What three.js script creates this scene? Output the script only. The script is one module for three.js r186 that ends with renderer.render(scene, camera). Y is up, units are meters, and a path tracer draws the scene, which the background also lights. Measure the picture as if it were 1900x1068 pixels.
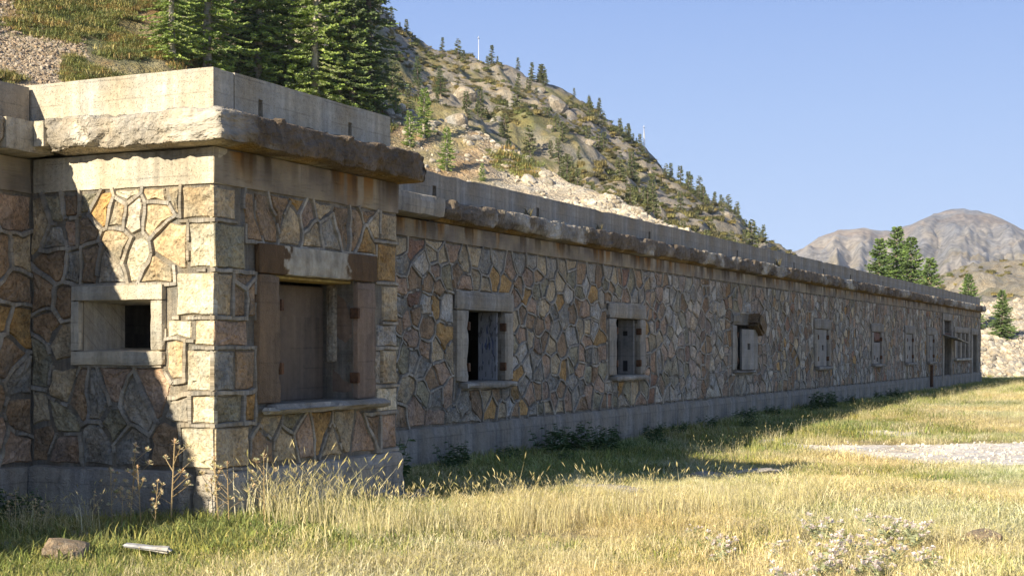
import * as THREE from 'three';
import { mergeGeometries, mergeVertices } from 'three/addons/utils/BufferGeometryUtils.js';
import { RoundedBoxGeometry } from 'three/addons/geometries/RoundedBoxGeometry.js';

/* ---------- camera, sky, sun, exposure ---------- */
const scene = new THREE.Scene();
const FOC = 2700, HY = 648, EYE = 1.645;               // photograph: focal length and horizon in its pixels, eye height
const TH = Math.atan(1283 / FOC), CT = Math.cos(TH), ST = Math.sin(TH);
const camera = new THREE.PerspectiveCamera(2 * Math.atan(534 / FOC) * 180 / Math.PI, 1900 / 1068, 0.1, 9000);
camera.position.set(0, EYE, 0);
camera.lookAt(CT * 10, EYE, -ST * 10);
camera.setViewOffset(1900, 1068, 0, -114, 1900, 1068);
scene.add(camera);

function skyTexture() {
  const W = 64, H = 256, d = new Float32Array(W * H * 4);
  const st = [[-90, .36, .47, .62], [-2, .44, .57, .80], [0, .52, .65, .86], [4, .45, .59, .845], [9, .355, .495, .79], [14, .265, .40, .73], [30, .20, .30, .55], [60, .15, .23, .44], [90, .13, .20, .40]];
  for (let j = 0; j < H; j++) {
    const el = (j + .5) / H * 180 - 90;
    let k = 0; while (k < st.length - 2 && el > st[k + 1][0]) k++;
    const f = (el - st[k][0]) / (st[k + 1][0] - st[k][0]);
    for (let i = 0; i < W; i++) { const o = (j * W + i) * 4; for (let c = 0; c < 3; c++) d[o + c] = (st[k][c + 1] * (1 - f) + st[k + 1][c + 1] * f) * .575; d[o + 3] = 1; }
  }
  const t = new THREE.DataTexture(d, W, H, THREE.RGBAFormat, THREE.FloatType);
  t.mapping = THREE.EquirectangularReflectionMapping; t.magFilter = t.minFilter = THREE.LinearFilter; t.needsUpdate = true;
  return t;
}
scene.background = skyTexture(); scene.environment = scene.background;
const SUN = new THREE.Vector3(-2.3, 1.0, -.53).normalize();
const sun = new THREE.DirectionalLight(new THREE.Color().setRGB(1, .885, .69), 5);
sun.position.copy(SUN).multiplyScalar(300).add(new THREE.Vector3(40, 0, -20)); sun.target.position.set(40, 0, -20);
sun.castShadow = true; sun.shadow.mapSize.set(4096, 4096); sun.shadow.radius = 1;
Object.assign(sun.shadow.camera, { left: -160, right: 160, top: 120, bottom: -120, near: 1, far: 900 });
scene.add(sun, sun.target);
const renderer = new THREE.WebGLRenderer({ antialias: true });
renderer.toneMapping = THREE.LinearToneMapping; renderer.toneMappingExposure = 2.05;
renderer.shadowMap.enabled = true; renderer.setSize(1024, 575);

/* ---------- helpers ---------- */
function rng(s) { return () => { s = (s + 0x6d2b79f5) | 0; let t = Math.imul(s ^ (s >>> 15), 1 | s); t = (t + Math.imul(t ^ (t >>> 7), 61 | t)) ^ t; return ((t ^ (t >>> 14)) >>> 0) / 4294967296; }; }
const lerp = (a, b, f) => a + (b - a) * f, clamp = (x, a = 0, b = 1) => Math.min(b, Math.max(a, x)), sst = (a, b, x) => { const f = clamp((x - a) / (b - a)); return f * f * (3 - 2 * f); };
function hash3(x, y, z) { let h = Math.imul(x | 0, 374761393) + Math.imul(y | 0, 668265263) + Math.imul(z | 0, 1442695041); h = Math.imul(h ^ (h >>> 13), 1274126177); return ((h ^ (h >>> 16)) >>> 0) / 4294967296; }
function vn(x, y, z = 0, per = 0) {
  const X = Math.floor(x), Y = Math.floor(y), Z = Math.floor(z), s = (t) => t * t * (3 - 2 * t), fx = s(x - X), fy = s(y - Y), fz = s(z - Z);
  const w = per ? (v) => ((v % per) + per) % per : (v) => v, h = (i, j, k) => hash3(w(X + i), w(Y + j), Z + k);
  return lerp(lerp(lerp(h(0, 0, 0), h(1, 0, 0), fx), lerp(h(0, 1, 0), h(1, 1, 0), fx), fy), lerp(lerp(h(0, 0, 1), h(1, 0, 1), fx), lerp(h(0, 1, 1), h(1, 1, 1), fx), fy), fz);
}
const fbm = (x, y, z = 0, o = 4) => { let s = 0, a = .5, n = 0; for (let i = 0; i < o; i++) { s += a * vn(x, y, z + i * 7.3); n += a; x *= 2.03; y *= 2.03; z *= 2.03; a *= .5; } return s / n; };
const dirOf = (px) => { const a = (px - 950) / FOC; return [CT + ST * a, -ST + CT * a]; };
const at = (px, t) => { const d = dirOf(px); return [d[0] * t, d[1] * t]; };            // place on the ground plan seen under a bearing at a depth
const hOf = (py, t) => EYE + (HY - py) / FOC * t;
const onZ = (px, py, z) => { const d = dirOf(px), t = z / d[1]; return [d[0] * t, hOf(py, t)]; };
const onX = (px, py, x) => { const d = dirOf(px), t = x / d[0]; return [d[1] * t, hOf(py, t)]; };
const project = (x, y, z) => { const t = x * CT - z * ST, r = x * ST + z * CT; return [950 + r / t * FOC, HY - (y - EYE) / t * FOC, t]; };
const used = {};
function numbered(n) { if (used[n] === undefined) { used[n] = 0; return n; } used[n]++; return n + '_' + String(used[n]).padStart(3, '0'); }
const shade = (m) => { m.castShadow = m.receiveShadow = true; return m; };
function mesh(name, geo, mat, parent) { const m = shade(new THREE.Mesh(geo, mat)); m.name = parent ? name : numbered(name); (parent || scene).add(m); return m; }
function tag(o, label, category, group) { o.userData.label = label; o.userData.category = category; if (group) o.userData.group = group; return o; }
function struct(o) { o.userData.kind = 'structure'; return o; }
function stuff(o, label, category) { o.userData.kind = 'stuff'; if (label) { o.userData.label = label; o.userData.category = category; } return o; }
function groupAt(name, x, y, z, turn = 0) { const g = new THREE.Group(); g.name = numbered(name); g.position.set(x, y, z); g.rotation.y = turn; scene.add(g); return g; }
function cloneThing(src, x, y, z, turn, sc, label, group) {
  const c = src.clone(); c.name = numbered(src.name.replace(/_\d{3}$/, '')); c.userData = { ...src.userData }; scene.add(c); c.position.set(x, y, z); c.rotation.y = turn; c.scale.setScalar(sc);
  if (label) c.userData.label = label; if (group) c.userData.group = group; return c;
}
class GB {                                             // collects faces
  constructor() { this.p = []; this.u = []; this.c = []; }
  tri(a, b, c, col, ua, ub, uc) { this.p.push(...a, ...b, ...c); this.u.push(...(ua || [a[0], a[1]]), ...(ub || [b[0], b[1]]), ...(uc || [c[0], c[1]])); if (col) this.c.push(...col, ...col, ...col); }
  quad(a, b, c, d, col, ua, ub, uc, ud) { this.tri(a, b, c, col, ua, ub, uc); this.tri(a, c, d, col, ua, uc, ud); }
  geo(smooth) {
    let g = new THREE.BufferGeometry(); g.setAttribute('position', new THREE.Float32BufferAttribute(this.p, 3)); g.setAttribute('uv', new THREE.Float32BufferAttribute(this.u, 2));
    if (this.c.length) g.setAttribute('color', new THREE.Float32BufferAttribute(this.c, 3));
    if (smooth) g = mergeVertices(g, 1e-4); g.computeVertexNormals(); return g;
  }
}
function boxUV(g, s = 1) {                             // uv in metres from the dominant axis
  const n = g.index ? g.toNonIndexed() : g; n.computeVertexNormals();
  const p = n.attributes.position, q = n.attributes.normal, uv = new Float32Array(p.count * 2);
  for (let i = 0; i < p.count; i++) { const ax = Math.abs(q.getX(i)), ay = Math.abs(q.getY(i)), az = Math.abs(q.getZ(i)); let a, b; if (az >= ax && az >= ay) { a = p.getX(i); b = p.getY(i); } else if (ax >= ay) { a = p.getZ(i); b = p.getY(i); } else { a = p.getX(i); b = p.getZ(i); } uv[2 * i] = a * s; uv[2 * i + 1] = b * s; }
  n.setAttribute('uv', new THREE.BufferAttribute(uv, 2)); return n;
}
function box(x0, x1, y0, y1, z0, z1, r = .012) {
  const g = new RoundedBoxGeometry(x1 - x0, y1 - y0, z1 - z0, 1, Math.min(r, (x1 - x0) / 3, (y1 - y0) / 3, (z1 - z0) / 3)); g.translate((x0 + x1) / 2, (y0 + y1) / 2, (z0 + z1) / 2); return boxUV(g);
}
/* a block of cast concrete or stone with worn, uneven edges: subdivided and displaced */
function wornBox(x0, x1, y0, y1, z0, z1, amp = .012, step = .12, chip = .03, seed = 0) {
  const L = [x1 - x0, y1 - y0, z1 - z0], n = L.map((l) => Math.max(2, Math.min(700, Math.round(l / step))));
  let g = new THREE.BoxGeometry(L[0], L[1], L[2], n[0], n[1], n[2]); g.translate((x0 + x1) / 2, (y0 + y1) / 2, (z0 + z1) / 2);
  const p = g.attributes.position, lo = [x0, y0, z0], hi = [x1, y1, z1];
  for (let i = 0; i < p.count; i++) {
    const v = [p.getX(i), p.getY(i), p.getZ(i)], on = [0, 1, 2].map((k) => (v[k] - lo[k] < 1e-4 ? -1 : hi[k] - v[k] < 1e-4 ? 1 : 0)), edge = on.filter((k) => k).length;
    const a = amp * (fbm(v[0] * 2.5 + seed, v[1] * 2.5 + v[2] * 1.7, v[2] * 2.5, 3) - .5) * 2, c = edge > 1 ? chip * Math.pow(fbm(v[0] * 5 + seed * 3, v[1] * 5, v[2] * 5 + 9, 3), 2.2) * 2 + chip * .22 : 0;
    for (let k = 0; k < 3; k++) v[k] += on[k] * (a - c); p.setXYZ(i, ...v);
  }
  return boxUV(g);
}
function shapeExtrude(pts, holes, depth) {
  const s = new THREE.Shape(pts.map((q) => new THREE.Vector2(...q)));
  for (const h of holes) s.holes.push(new THREE.Path(h.map((q) => new THREE.Vector2(...q))));
  return boxUV(new THREE.ExtrudeGeometry(s, { depth, bevelEnabled: false }));
}
const rectPts = (a, b, c, d) => [[a, c], [b, c], [b, d], [a, d]];

/* ---------- textures ---------- */
function dataTex(W, H, f, srgb = true) {
  const d = new Uint8Array(W * H * 4);
  for (let j = 0; j < H; j++) for (let i = 0; i < W; i++) { const c = f(i / W, j / H), o = (j * W + i) * 4; for (let k = 0; k < 3; k++) d[o + k] = clamp(c[k]) * 255; d[o + 3] = 255; }
  const t = new THREE.DataTexture(d, W, H); t.wrapS = t.wrapT = THREE.RepeatWrapping; t.magFilter = THREE.LinearFilter; t.minFilter = THREE.LinearMipmapLinearFilter; t.generateMipmaps = true;
  if (srgb) t.colorSpace = THREE.SRGBColorSpace; t.needsUpdate = true; return t;
}
const pf = (u, v, f, o = 4, z = 0) => { let s = 0, a = .5, n = 0, k = f; for (let i = 0; i < o; i++) { s += a * vn(u * k, v * k, z + i * 11, k); n += a; k *= 2; a *= .55; } return s / n; };
const pfa = (u, v, fu, fv, o, z) => { let t = 0, a = .5, n = 0; for (let i = 0; i < o; i++) { t += a * vn(u * fu, v * fv, z + i * 11, fu); n += a; fu *= 2; fv *= 2; a *= .55; } return t / n; };
const rep = (t, a, b = a) => { const c = t.clone(); c.repeat.set(a, b); c.needsUpdate = true; return c; };
const stoneTex = dataTex(512, 512, (u, v) => { const a = pf(u, v, 4, 5), b = pf(u, v, 32, 3, 40), sp = Math.pow(pf(u, v, 64, 2, 70), 3); const l = .86 + .44 * (a - .5) + .30 * (b - .5) - .32 * sp, w = pf(u, v, 6, 3, 90) - .5; return [l + .10 * w, l, l - .14 * w]; });
const stoneBump = dataTex(512, 512, (u, v) => { const l = .5 * pf(u, v, 8, 5, 5) + .5 * Math.abs(pf(u, v, 16, 4, 25) - .5) * 2; return [l, l, l]; }, false);
const concTex = dataTex(1024, 1024, (u, v) => { const a = pf(u, v, 3, 6, 3), b = pf(u, v, 48, 3, 60), st = pfa(u, v, 28, 1, 4, 33), bl = Math.abs((v * 9 + .06 * pf(u, v, 8, 3, 44)) % 1 - .5), board = bl < .035 ? 1 : 0, tone = hash3(Math.floor(v * 9), 3, 5) - .5, pit = sst(.72, .8, pf(u, v, 96, 2, 12)); const l = .85 + .36 * (a - .5) + .12 * (b - .5) + .30 * (st - .5) - .05 * pit - .09 * board * sst(.4, .6, pf(u, v, 6, 3, 99)) + .05 * tone, w = pf(u, v, 5, 4, 80) - .5; return [l + .09 * w, l + .02 * w, l - .10 * w]; });
const concBump = dataTex(512, 512, (u, v) => { const l = .6 * pf(u, v, 8, 5, 17) + .4 * pf(u, v, 64, 2, 19) - .5 * sst(.72, .8, pf(u, v, 64, 2, 12)) + .3; return [l, l, l]; }, false);
const groundTex = dataTex(1024, 1024, (u, v) => { const a = pf(u, v, 4, 6, 2), b = pf(u, v, 64, 3, 52), c = pf(u, v, 128, 2, 77); const l = .84 + .4 * (a - .5) + .34 * (b - .5) + .26 * (c - .5), w = pf(u, v, 8, 4, 8) - .5; return [l + .12 * w, l + .03 * w, l - .12 * w]; });
/* concrete band with run-off stains: rust, moss and lime that start at the top edge and thin out downwards */
function stainTex(W, H, len, base, seed, rust, lime, moss) {
  const q = Math.max(8, Math.round(len * 3));
  return dataTex(W, H, (u, v) => {                     // v 0 bottom, 1 top
    const n = pfa(u, v, q * 2, .6, 4, seed), f = pfa(u, v, q, 1.2, 5, seed + 9) - .5, d = 1 - v, wob = u + .05 / len * (pfa(u, v, q * 4, 3, 2, seed + 2) - .5);
    const col = base.map((c, k) => c * (1 + .45 * f + .35 * (n - .5)) * (k === 2 ? 1 - .15 * f : 1));
    const mix = (c, a) => { for (let k = 0; k < 3; k++) col[k] = lerp(col[k], c[k], clamp(a)); };
    const streak = (z, cut, fr) => sst(cut, cut + .12, pfa(wob, .37, fr, 1, 4, z)) * clamp(1.15 - d * (.5 + 1.2 * pfa(wob, .61, fr * 2, 1, 2, z + 3)));
    mix([.55, .36, .13], rust * streak(seed + 20, .52, q)); mix([.80, .77, .70], lime * streak(seed + 40, .54, q * 2)); mix([.20, .15, .10], moss * streak(seed + 60, .54, q));
    return col;
  });
}
const friezeTexA = stainTex(2048, 128, 12, [.555, .505, .43], 3, .8, .45, .55), friezeTexB = stainTex(2048, 64, 26, [.54, .50, .44], 200, .5, .75, .6);

/* ---------- materials ---------- */
const RGB = (r, g, b) => new THREE.Color().setRGB(r, g, b);
const std = (o) => new THREE.MeshStandardMaterial({ roughness: .92, ...o });
const stoneMapS = rep(stoneTex, .9), stoneBumpS = rep(stoneBump, 1.3);
const stoneCols = { beige: [.60, .47, .29], cream: [.70, .61, .43], ochre: [.56, .345, .13], pink: [.51, .355, .235], grey: [.42, .375, .295], brown: [.40, .275, .16], red: [.37, .215, .135], green: [.40, .35, .225], lime: [.60, .54, .44], dark: [.27, .205, .135] };
const stoneMat = {}; for (const k in stoneCols) stoneMat[k] = std({ color: RGB(...stoneCols[k]), map: stoneMapS, bumpMap: stoneBumpS, bumpScale: .035 });
const stoneVC = std({ vertexColors: true, map: stoneMapS, bumpMap: stoneBumpS, bumpScale: .035 });
const mortarMat = std({ color: RGB(.30, .265, .205), map: rep(concTex, 1.5), bumpMap: rep(concBump, 3), bumpScale: .02 });
const ribMat = std({ vertexColors: true, map: rep(concTex, 1.5), bumpMap: rep(concBump, 4), bumpScale: .012 });
const concMap = rep(concTex, .55), concBmp = rep(concBump, 1.4);
const conc = std({ color: RGB(.60, .54, .42), map: concMap, bumpMap: concBmp, bumpScale: .012 });
const concGrey = std({ color: RGB(.44, .385, .30), map: concMap, bumpMap: concBmp, bumpScale: .012 });
const concPlinth = std({ color: RGB(.48, .435, .36), map: concMap, bumpMap: concBmp, bumpScale: .025 });
const concBrown = std({ color: RGB(.25, .17, .10), map: concMap, bumpMap: concBmp, bumpScale: .015 });
const cornMat = std({ vertexColors: true, map: rep(concTex, .8), bumpMap: rep(stoneBump, 1.2), bumpScale: .05 });
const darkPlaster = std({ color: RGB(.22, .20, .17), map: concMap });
const steel = std({ color: RGB(.32, .30, .265), map: rep(concTex, .8), roughness: .7 });
const steelBrown = std({ color: RGB(.20, .15, .105), map: rep(concTex, .5), roughness: .75 });
const rustMat = std({ color: RGB(.17, .085, .04), map: stoneMapS, bumpMap: stoneBumpS, bumpScale: .01 });
const blackHole = std({ color: RGB(.03, .028, .025) });

/* ---------- ground ---------- */
function gY(x, z) {
  const dc = Math.hypot(x - 11.4, z + 8.5);
  return -.09 + .09 * Math.exp(-dc * dc / 9) - .30 * Math.exp(-(((x - 27) / 9) ** 2)) * Math.exp(-(((z + 6) / 4.2) ** 2)) + .07 * (fbm(x * .45, z * .45, 3, 3) - .5) + .05 * (fbm(x * 1.7, z * 1.7, 8, 2) - .5);
}
const groundMat = std({ vertexColors: true, map: rep(groundTex, .22), bumpMap: rep(stoneBump, .8), bumpScale: .05 });
/* how green (0 straw … 1 green) the sward is, and where the bare track lies */
function green(x, z) {
  const n = fbm(x * .5, z * .5, 21, 3), nearWall = 1 - sst(-8.6, -6.2, z - (x < 16 ? 1.6 : 0) * 0), corner = Math.exp(-(((x - 10.5) / 2.4) ** 2) - (((z + 7) / 1.5) ** 2));
  const patch = sst(.52, .66, fbm(x * .33 + 4, z * .33, 55, 3));
  return clamp(.02 + 1.0 * (n - .5) + .85 * nearWall + .75 * corner + .45 * patch);
}
function trackMask(x, z) {                             // 1 on the gravel track
  const [px, , t] = project(x, 0, z); if (t < 5) return 0;
  const w = fbm(x * .6, z * .6, 91, 4) - .5, f = clamp((px - 1400) / 420, 0, 1.6), mid = lerp(30.5, 26.6, clamp(f)) + w * 2.5, hw = lerp(.5, 3.1, clamp(f)) + w * 1.8;
  let m = px > 1400 ? sst(0, .35, hw - Math.abs(t - mid)) : 0;
  const f2 = clamp((px - 1500) / 200), hw2 = 1.1 * f2 + w * 1.3; if (px > 1480) m = Math.max(m, sst(0, .3, hw2 - Math.abs(t - 33.0 - w * 2)) * (1 - sst(1640, 1760, px)));
  return m;
}
{
  const b = new GB(), cell = (x0, x1, z0, z1, s) => {
    for (let x = x0; x < x1 - 1e-6; x += s) for (let z = z0; z < z1 - 1e-6; z += s) {
      const P = [[x, z], [x, z + s], [x + s, z + s], [x + s, z]].map(([a, c]) => [a, gY(a, c), c]);
      for (const tr of [[0, 1, 2], [0, 2, 3]]) for (const k of tr) { const q = P[k]; b.p.push(...q); b.u.push(q[0], q[2]); const g = green(q[0], q[2]), m = .85 + .3 * fbm(q[0] * .9, q[2] * .9, 66, 3); b.c.push(lerp(.50, .16, g) * m, lerp(.385, .19, g) * m, lerp(.17, .06, g) * m); }
    }
  };
  cell(2, 42, -19, 11, .25); cell(42, 102, -19, 11, .75); cell(2, 102, 11, 56, 3); cell(-58, 2, -19, 56, 3); cell(102, 402, -19, 56, 6); cell(-58, 402, 56, 206, 10);
  struct(mesh('ground', b.geo(true), groundMat));
}
{
  const b = new GB(), s = .11, R = rng(5), pos = [];
  for (let px = 1400; px < 2500; px += 4) for (let t = 20; t < 37; t += .12) {
    const [x, z] = at(px, t), [x2, z2] = at(px + 4, t), [x3, z3] = at(px + 4, t + .12), [x4, z4] = at(px, t + .12);
    if (trackMask((x + x3) / 2, (z + z3) / 2) < .5) continue;
    const q = [[x, z], [x2, z2], [x3, z3], [x4, z4]].map(([a, c]) => [a, gY(a, c) + .012, c]);
    for (const tr of [[0, 1, 2], [0, 2, 3]]) for (const k of tr) { b.p.push(...q[k]); b.u.push(q[k][0], q[k][2]); const m = .8 + .4 * fbm(q[k][0] * 1.4, q[k][2] * 1.4, 12, 3); b.c.push(.92 * m, .84 * m, .73 * m); }
    if (R() < .2) pos.push([x + (R() - .5) * 1.6, z + (R() - .5) * 1.2]);
  }
  struct(mesh('gravel_track', b.geo(true), groundMat));
  const im = new THREE.InstancedMesh(new THREE.DodecahedronGeometry(.028, 0), std({ color: RGB(.74, .68, .59), map: stoneMapS }), pos.length), m4 = new THREE.Matrix4(), q = new THREE.Quaternion(), e = new THREE.Euler();
  pos.forEach(([x, z], i) => { const k = .3 + 1.3 * R() ** 3; q.setFromEuler(e.set(R() * 6, R() * 6, R() * 6)); m4.compose(new THREE.Vector3(x, gY(x, z) + .02 * k, z), q, new THREE.Vector3(k, k * .6, k * 1.2)); im.setMatrixAt(i, m4); });
  im.name = 'track_gravel'; shade(im); scene.add(im); stuff(im, 'loose pale gravel lying on the bare track', 'gravel');
}

/* ---------- hillside behind and mountains ---------- */
function interp(tab, x, k) { let i = 0; while (i < tab.length - 2 && x > tab[i + 1][0]) i++; const f = clamp((x - tab[i][0]) / (tab[i + 1][0] - tab[i][0])), s = f; return lerp(tab[i][k], tab[i + 1][k], s); }
// bearing, depth and image height of the near slope's crest (N) and of the ridge behind it (M)
const NC = [[-1600, 75, -600], [-500, 100, -330], [0, 116, -170], [300, 116, -60], [500, 115, 85], [620, 113, 145], [710, 112, 186], [780, 111, 205], [880, 109, 245], [960, 106, 290], [1050, 101, 330], [1150, 95, 366], [1230, 90, 405], [1300, 88, 440], [1405, 92, 490], [1560, 115, 560], [1700, 126, 575], [1800, 128, 566], [1900, 128, 556], [2100, 130, 540], [2800, 130, 480]];
const MR = [[-1600, 160, -900], [0, 250, -420], [400, 290, -260], [600, 315, -110], [700, 322, 0], [735, 324, 40], [790, 326, 74], [850, 328, 96], [930, 330, 121], [1000, 330, 150], [1085, 330, 190], [1150, 330, 236], [1200, 330, 277], [1225, 330, 308], [1240, 330, 326], [1300, 332, 356], [1370, 335, 394], [1405, 338, 440], [1440, 340, 453], [1480, 345, 475], [1530, 350, 530], [1620, 350, 540], [1700, 345, 520], [1800, 340, 490], [1900, 340, 478], [2100, 350, 462], [2800, 350, 400]];
function hillBase(px, t) {
  const dz = dirOf(px)[1], t0 = dz < -.02 ? Math.min(17.6 / -dz, 86) : 86, tN = interp(NC, px, 1), hN = hOf(interp(NC, px, 2), tN), tM = interp(MR, px, 1), hM = hOf(interp(MR, px, 2), tM);
  const tD = tN * 1.1, hD = hN - .02 * tN;
  if (t < t0) return [-1.5 - (t0 - t) * .3, t0, tN, tM];
  let h; if (t < tN) { const f = (t - t0) / (tN - t0); h = lerp(-.6, hN, Math.pow(f, lerp(1.7, 1, sst(1350, 1600, px)))); } else if (t < tD) h = lerp(hN, hD, (t - tN) / (tD - tN)); else if (t < tM) { const f = (t - tD) / (tM - tD); h = lerp(hD, hM, f * .75 + .25 * f * f); } else h = hM - (t - tM) * .45;
  return [h, t0, tN, tM];
}
function hillY(px, t) {
  const [h, t0, tN, tM] = hillBase(px, t), [x, z] = at(px, t), far = sst(tN, tN * 1.4, t), near = sst(t0, t0 + 12, t);
  const r1 = Math.abs(fbm(x * .035, z * .035, 4, 4) - .5) * 2, r2 = fbm(x * .13, z * .13, 14, 4) - .5, rk = sst(.42, .6, fbm(x * .025 + 9, z * .025, 31, 3));
  return h + near * ((1 - far) * (1.3 * r2 + .5 * (fbm(x * .6, z * .6, 44, 3) - .5)) + far * ((7 * (r1 - .3) + 5 * r2) * (1 - .75 * sst(tM * .8, tM, t)) + rk * 3.5 * (fbm(x * .22, z * .22, 77, 3) - .5) + 1.6 * r2 + 1.3 * (fbm(x * .45, z * .45, 97, 3) - .5)));
}
function tFor(px, py) { const [, t0, tN, tM] = hillBase(px, 50); for (let t = t0 + 10; t < tM; t += .5) if (HY - (hillY(px, t) - EYE) / t * FOC <= py) return t; return tM; }
function mixc(a, b, f) { return [lerp(a[0], b[0], f), lerp(a[1], b[1], f), lerp(a[2], b[2], f)]; }
function hillCol(px, t, x, z, slope) {
  const [, t0, tN] = hillBase(px, t), far = t > tN * 1.05, n1 = fbm(x * .08, z * .08, 101, 4), n2 = fbm(x * .35, z * .35, 111, 4), n3 = fbm(x * 1.3, z * 1.3, 131, 2);
  const rock = [.46, .39, .28], rockG = [.33, .30, .26], grass = [.36, .30, .125], olive = [.20, .20, .075], rust = [.38, .23, .085], scree = [.70, .60, .45];
  let c;
  if (!far) {
    const left = 1 - sst(560, 760, px + 260 * (n1 - .5)), top = sst(tN - 26, tN - 10, t + 14 * (n2 - .5));
    const meadow = mixc(mixc(grass, rust, sst(.45, .6, n2)), olive, sst(.52, .62, fbm(x * .2, z * .2, 141, 3)));
    c = mixc(scree, mixc(grass, rust, sst(.42, .6, n2)), (1 - sst(860, 960, px)) * top * .8);
    c = mixc(c, meadow, left); c = mixc(c, mixc(scree, rust, .5), .5 * left * sst(.58, .7, n1) );
    if (px < 170) c = mixc(c, mixc(scree, [.42, .29, .17], .55), (1 - sst(88, 96, t + 8 * (n1 - .5))) * .85);
    c = mixc(c, rockG, .3 * sst(.55, .7, n3));
  } else {
    c = mixc(grass, olive, sst(.42, .62, n2)); c = mixc(c, rock, sst(.42, .56, n1 + .25 * (n3 - .5))); c = mixc(c, rockG, .75 * sst(.5, .62, fbm(x * .11, z * .11, 151, 4)));
    if (px > 1480) c = mixc(c, [.36, .325, .26], .6);
  }
  const m = .8 + .4 * n3; return [c[0] * m, c[1] * m, c[2] * m];
}
const hillMat = std({ vertexColors: true, map: rep(groundTex, .11), bumpMap: rep(stoneBump, .25), bumpScale: .35 });
{
  const cols = [], ts = []; for (let px = -1600; px < -100; px += 40) cols.push(px); for (let px = -100; px < 2000; px += 5) cols.push(px); for (let px = 2000; px <= 2800; px += 40) cols.push(px);
  const NS = 250, P = [], U = [], C = [], I = [];
  for (const px of cols) {
    const [, t0, tN, tM] = hillBase(px, 50), t1 = tM * 1.25;
    for (let j = 0; j <= NS; j++) {
      const f = j / NS, t = f < .5 ? lerp(t0 - 1.5, tN * 1.05, f / .5) : lerp(tN * 1.05, t1, (f - .5) / .5), [x, z] = at(px, t);
      P.push(x, hillY(px, t), z); U.push(x, z); C.push(...hillCol(px, t, x, z, 0));
    }
  }
  const W = NS + 1; for (let i = 0; i < cols.length - 1; i++) for (let j = 0; j < NS; j++) { const a = i * W + j, b = a + 1, c = a + W, d = c + 1; I.push(a, c, b, b, c, d); }
  const g = new THREE.BufferGeometry(); g.setAttribute('position', new THREE.Float32BufferAttribute(P, 3)); g.setAttribute('uv', new THREE.Float32BufferAttribute(U, 2)); g.setAttribute('color', new THREE.Float32BufferAttribute(C, 3)); g.setIndex(I); g.computeVertexNormals();
  struct(mesh('hillside', g, hillMat));
}
{ // far mountain
  const PR = [[900, 2100, 560], [1300, 2100, 505], [1405, 2100, 485], [1490, 2100, 461], [1520, 2100, 440], [1560, 2150, 424], [1610, 2150, 423], [1660, 2200, 426], [1700, 2250, 411], [1735, 2300, 396], [1760, 2320, 390], [1790, 2330, 386], [1815, 2330, 389], [1840, 2320, 396], [1870, 2300, 411], [1900, 2280, 426], [2000, 2250, 470], [2200, 2200, 430], [2800, 2100, 350]];
  const P = [], U = [], C = [], I = [], cols = []; for (let px = 900; px <= 2800; px += px > 1350 && px < 2000 ? 3.5 : 30) cols.push(px); const NS = 150;
  for (const px of cols) for (let j = 0; j <= NS; j++) {
    const f = j / NS, tp = interp(PR, px, 1), hp = hOf(interp(PR, px, 2), tp), t = lerp(700, tp * 1.12, f), f2 = clamp((t - 700) / (tp - 700)), [x, z] = at(px, t);
    let h = f2 < 1 ? lerp(-20, hp, Math.pow(f2, 1.25)) : hp - (t - tp) * .6; const ero = Math.abs(fbm(px * .018 + .3 * fbm(x * .01, z * .01, 2, 2), t * .0016, 6, 5) - .5) * 2;
    h += (f2 < 1 ? 1 - .9 * sst(.86, 1, f2) : .1) * sst(0, .15, f2) * (40 * (ero - .25) + 20 * (fbm(x * .02, z * .02, 16, 4) - .5)) + 5 * (fbm(x * .05, z * .05, 26, 3) - .5);
    P.push(x, h, z); U.push(x * .02, z * .02);
    const n = fbm(px * .03, t * .004, 61, 4), n2 = fbm(x * .03, z * .03, 71, 4); let c = mixc([.37, .33, .28], [.28, .27, .265], sst(.42, .6, n)); c = mixc(c, [.35, .265, .20], .6 * sst(.85, .95, f2) * sst(.4, .55, n2)); c = mixc(c, [.24, .20, .085], .55 * sst(.5, .62, n2) * (1 - sst(.5, .8, f2)));
    const m = .85 + .3 * fbm(x * .08, z * .08, 81, 2); C.push(c[0] * m, c[1] * m, c[2] * m);
  }
  const W = NS + 1; for (let i = 0; i < cols.length - 1; i++) for (let j = 0; j < NS; j++) { const a = i * W + j, b = a + 1, c = a + W, d = c + 1; I.push(a, c, b, b, c, d); }
  const g = new THREE.BufferGeometry(); g.setAttribute('position', new THREE.Float32BufferAttribute(P, 3)); g.setAttribute('uv', new THREE.Float32BufferAttribute(U, 2)); g.setAttribute('color', new THREE.Float32BufferAttribute(C, 3)); g.setIndex(I); g.computeVertexNormals();
  struct(mesh('mountain', g, hillMat));
  // valley floor between the near hill and the mountain
  const v = new GB(); for (let px = 700; px < 2900; px += 200) { const A = at(px, 260), B = at(px + 200, 260), D = at(px, 1300), E = at(px + 200, 1300); v.quad([A[0], -3, A[1]], [B[0], -3, B[1]], [E[0], -6, E[1]], [D[0], -6, D[1]], [.24, .21, .12]); }
  struct(mesh('valley_floor', v.geo(true), hillMat));
}
scene.fog = new THREE.FogExp2(new THREE.Color().setRGB(.62, .72, .9), .00008);

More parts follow.
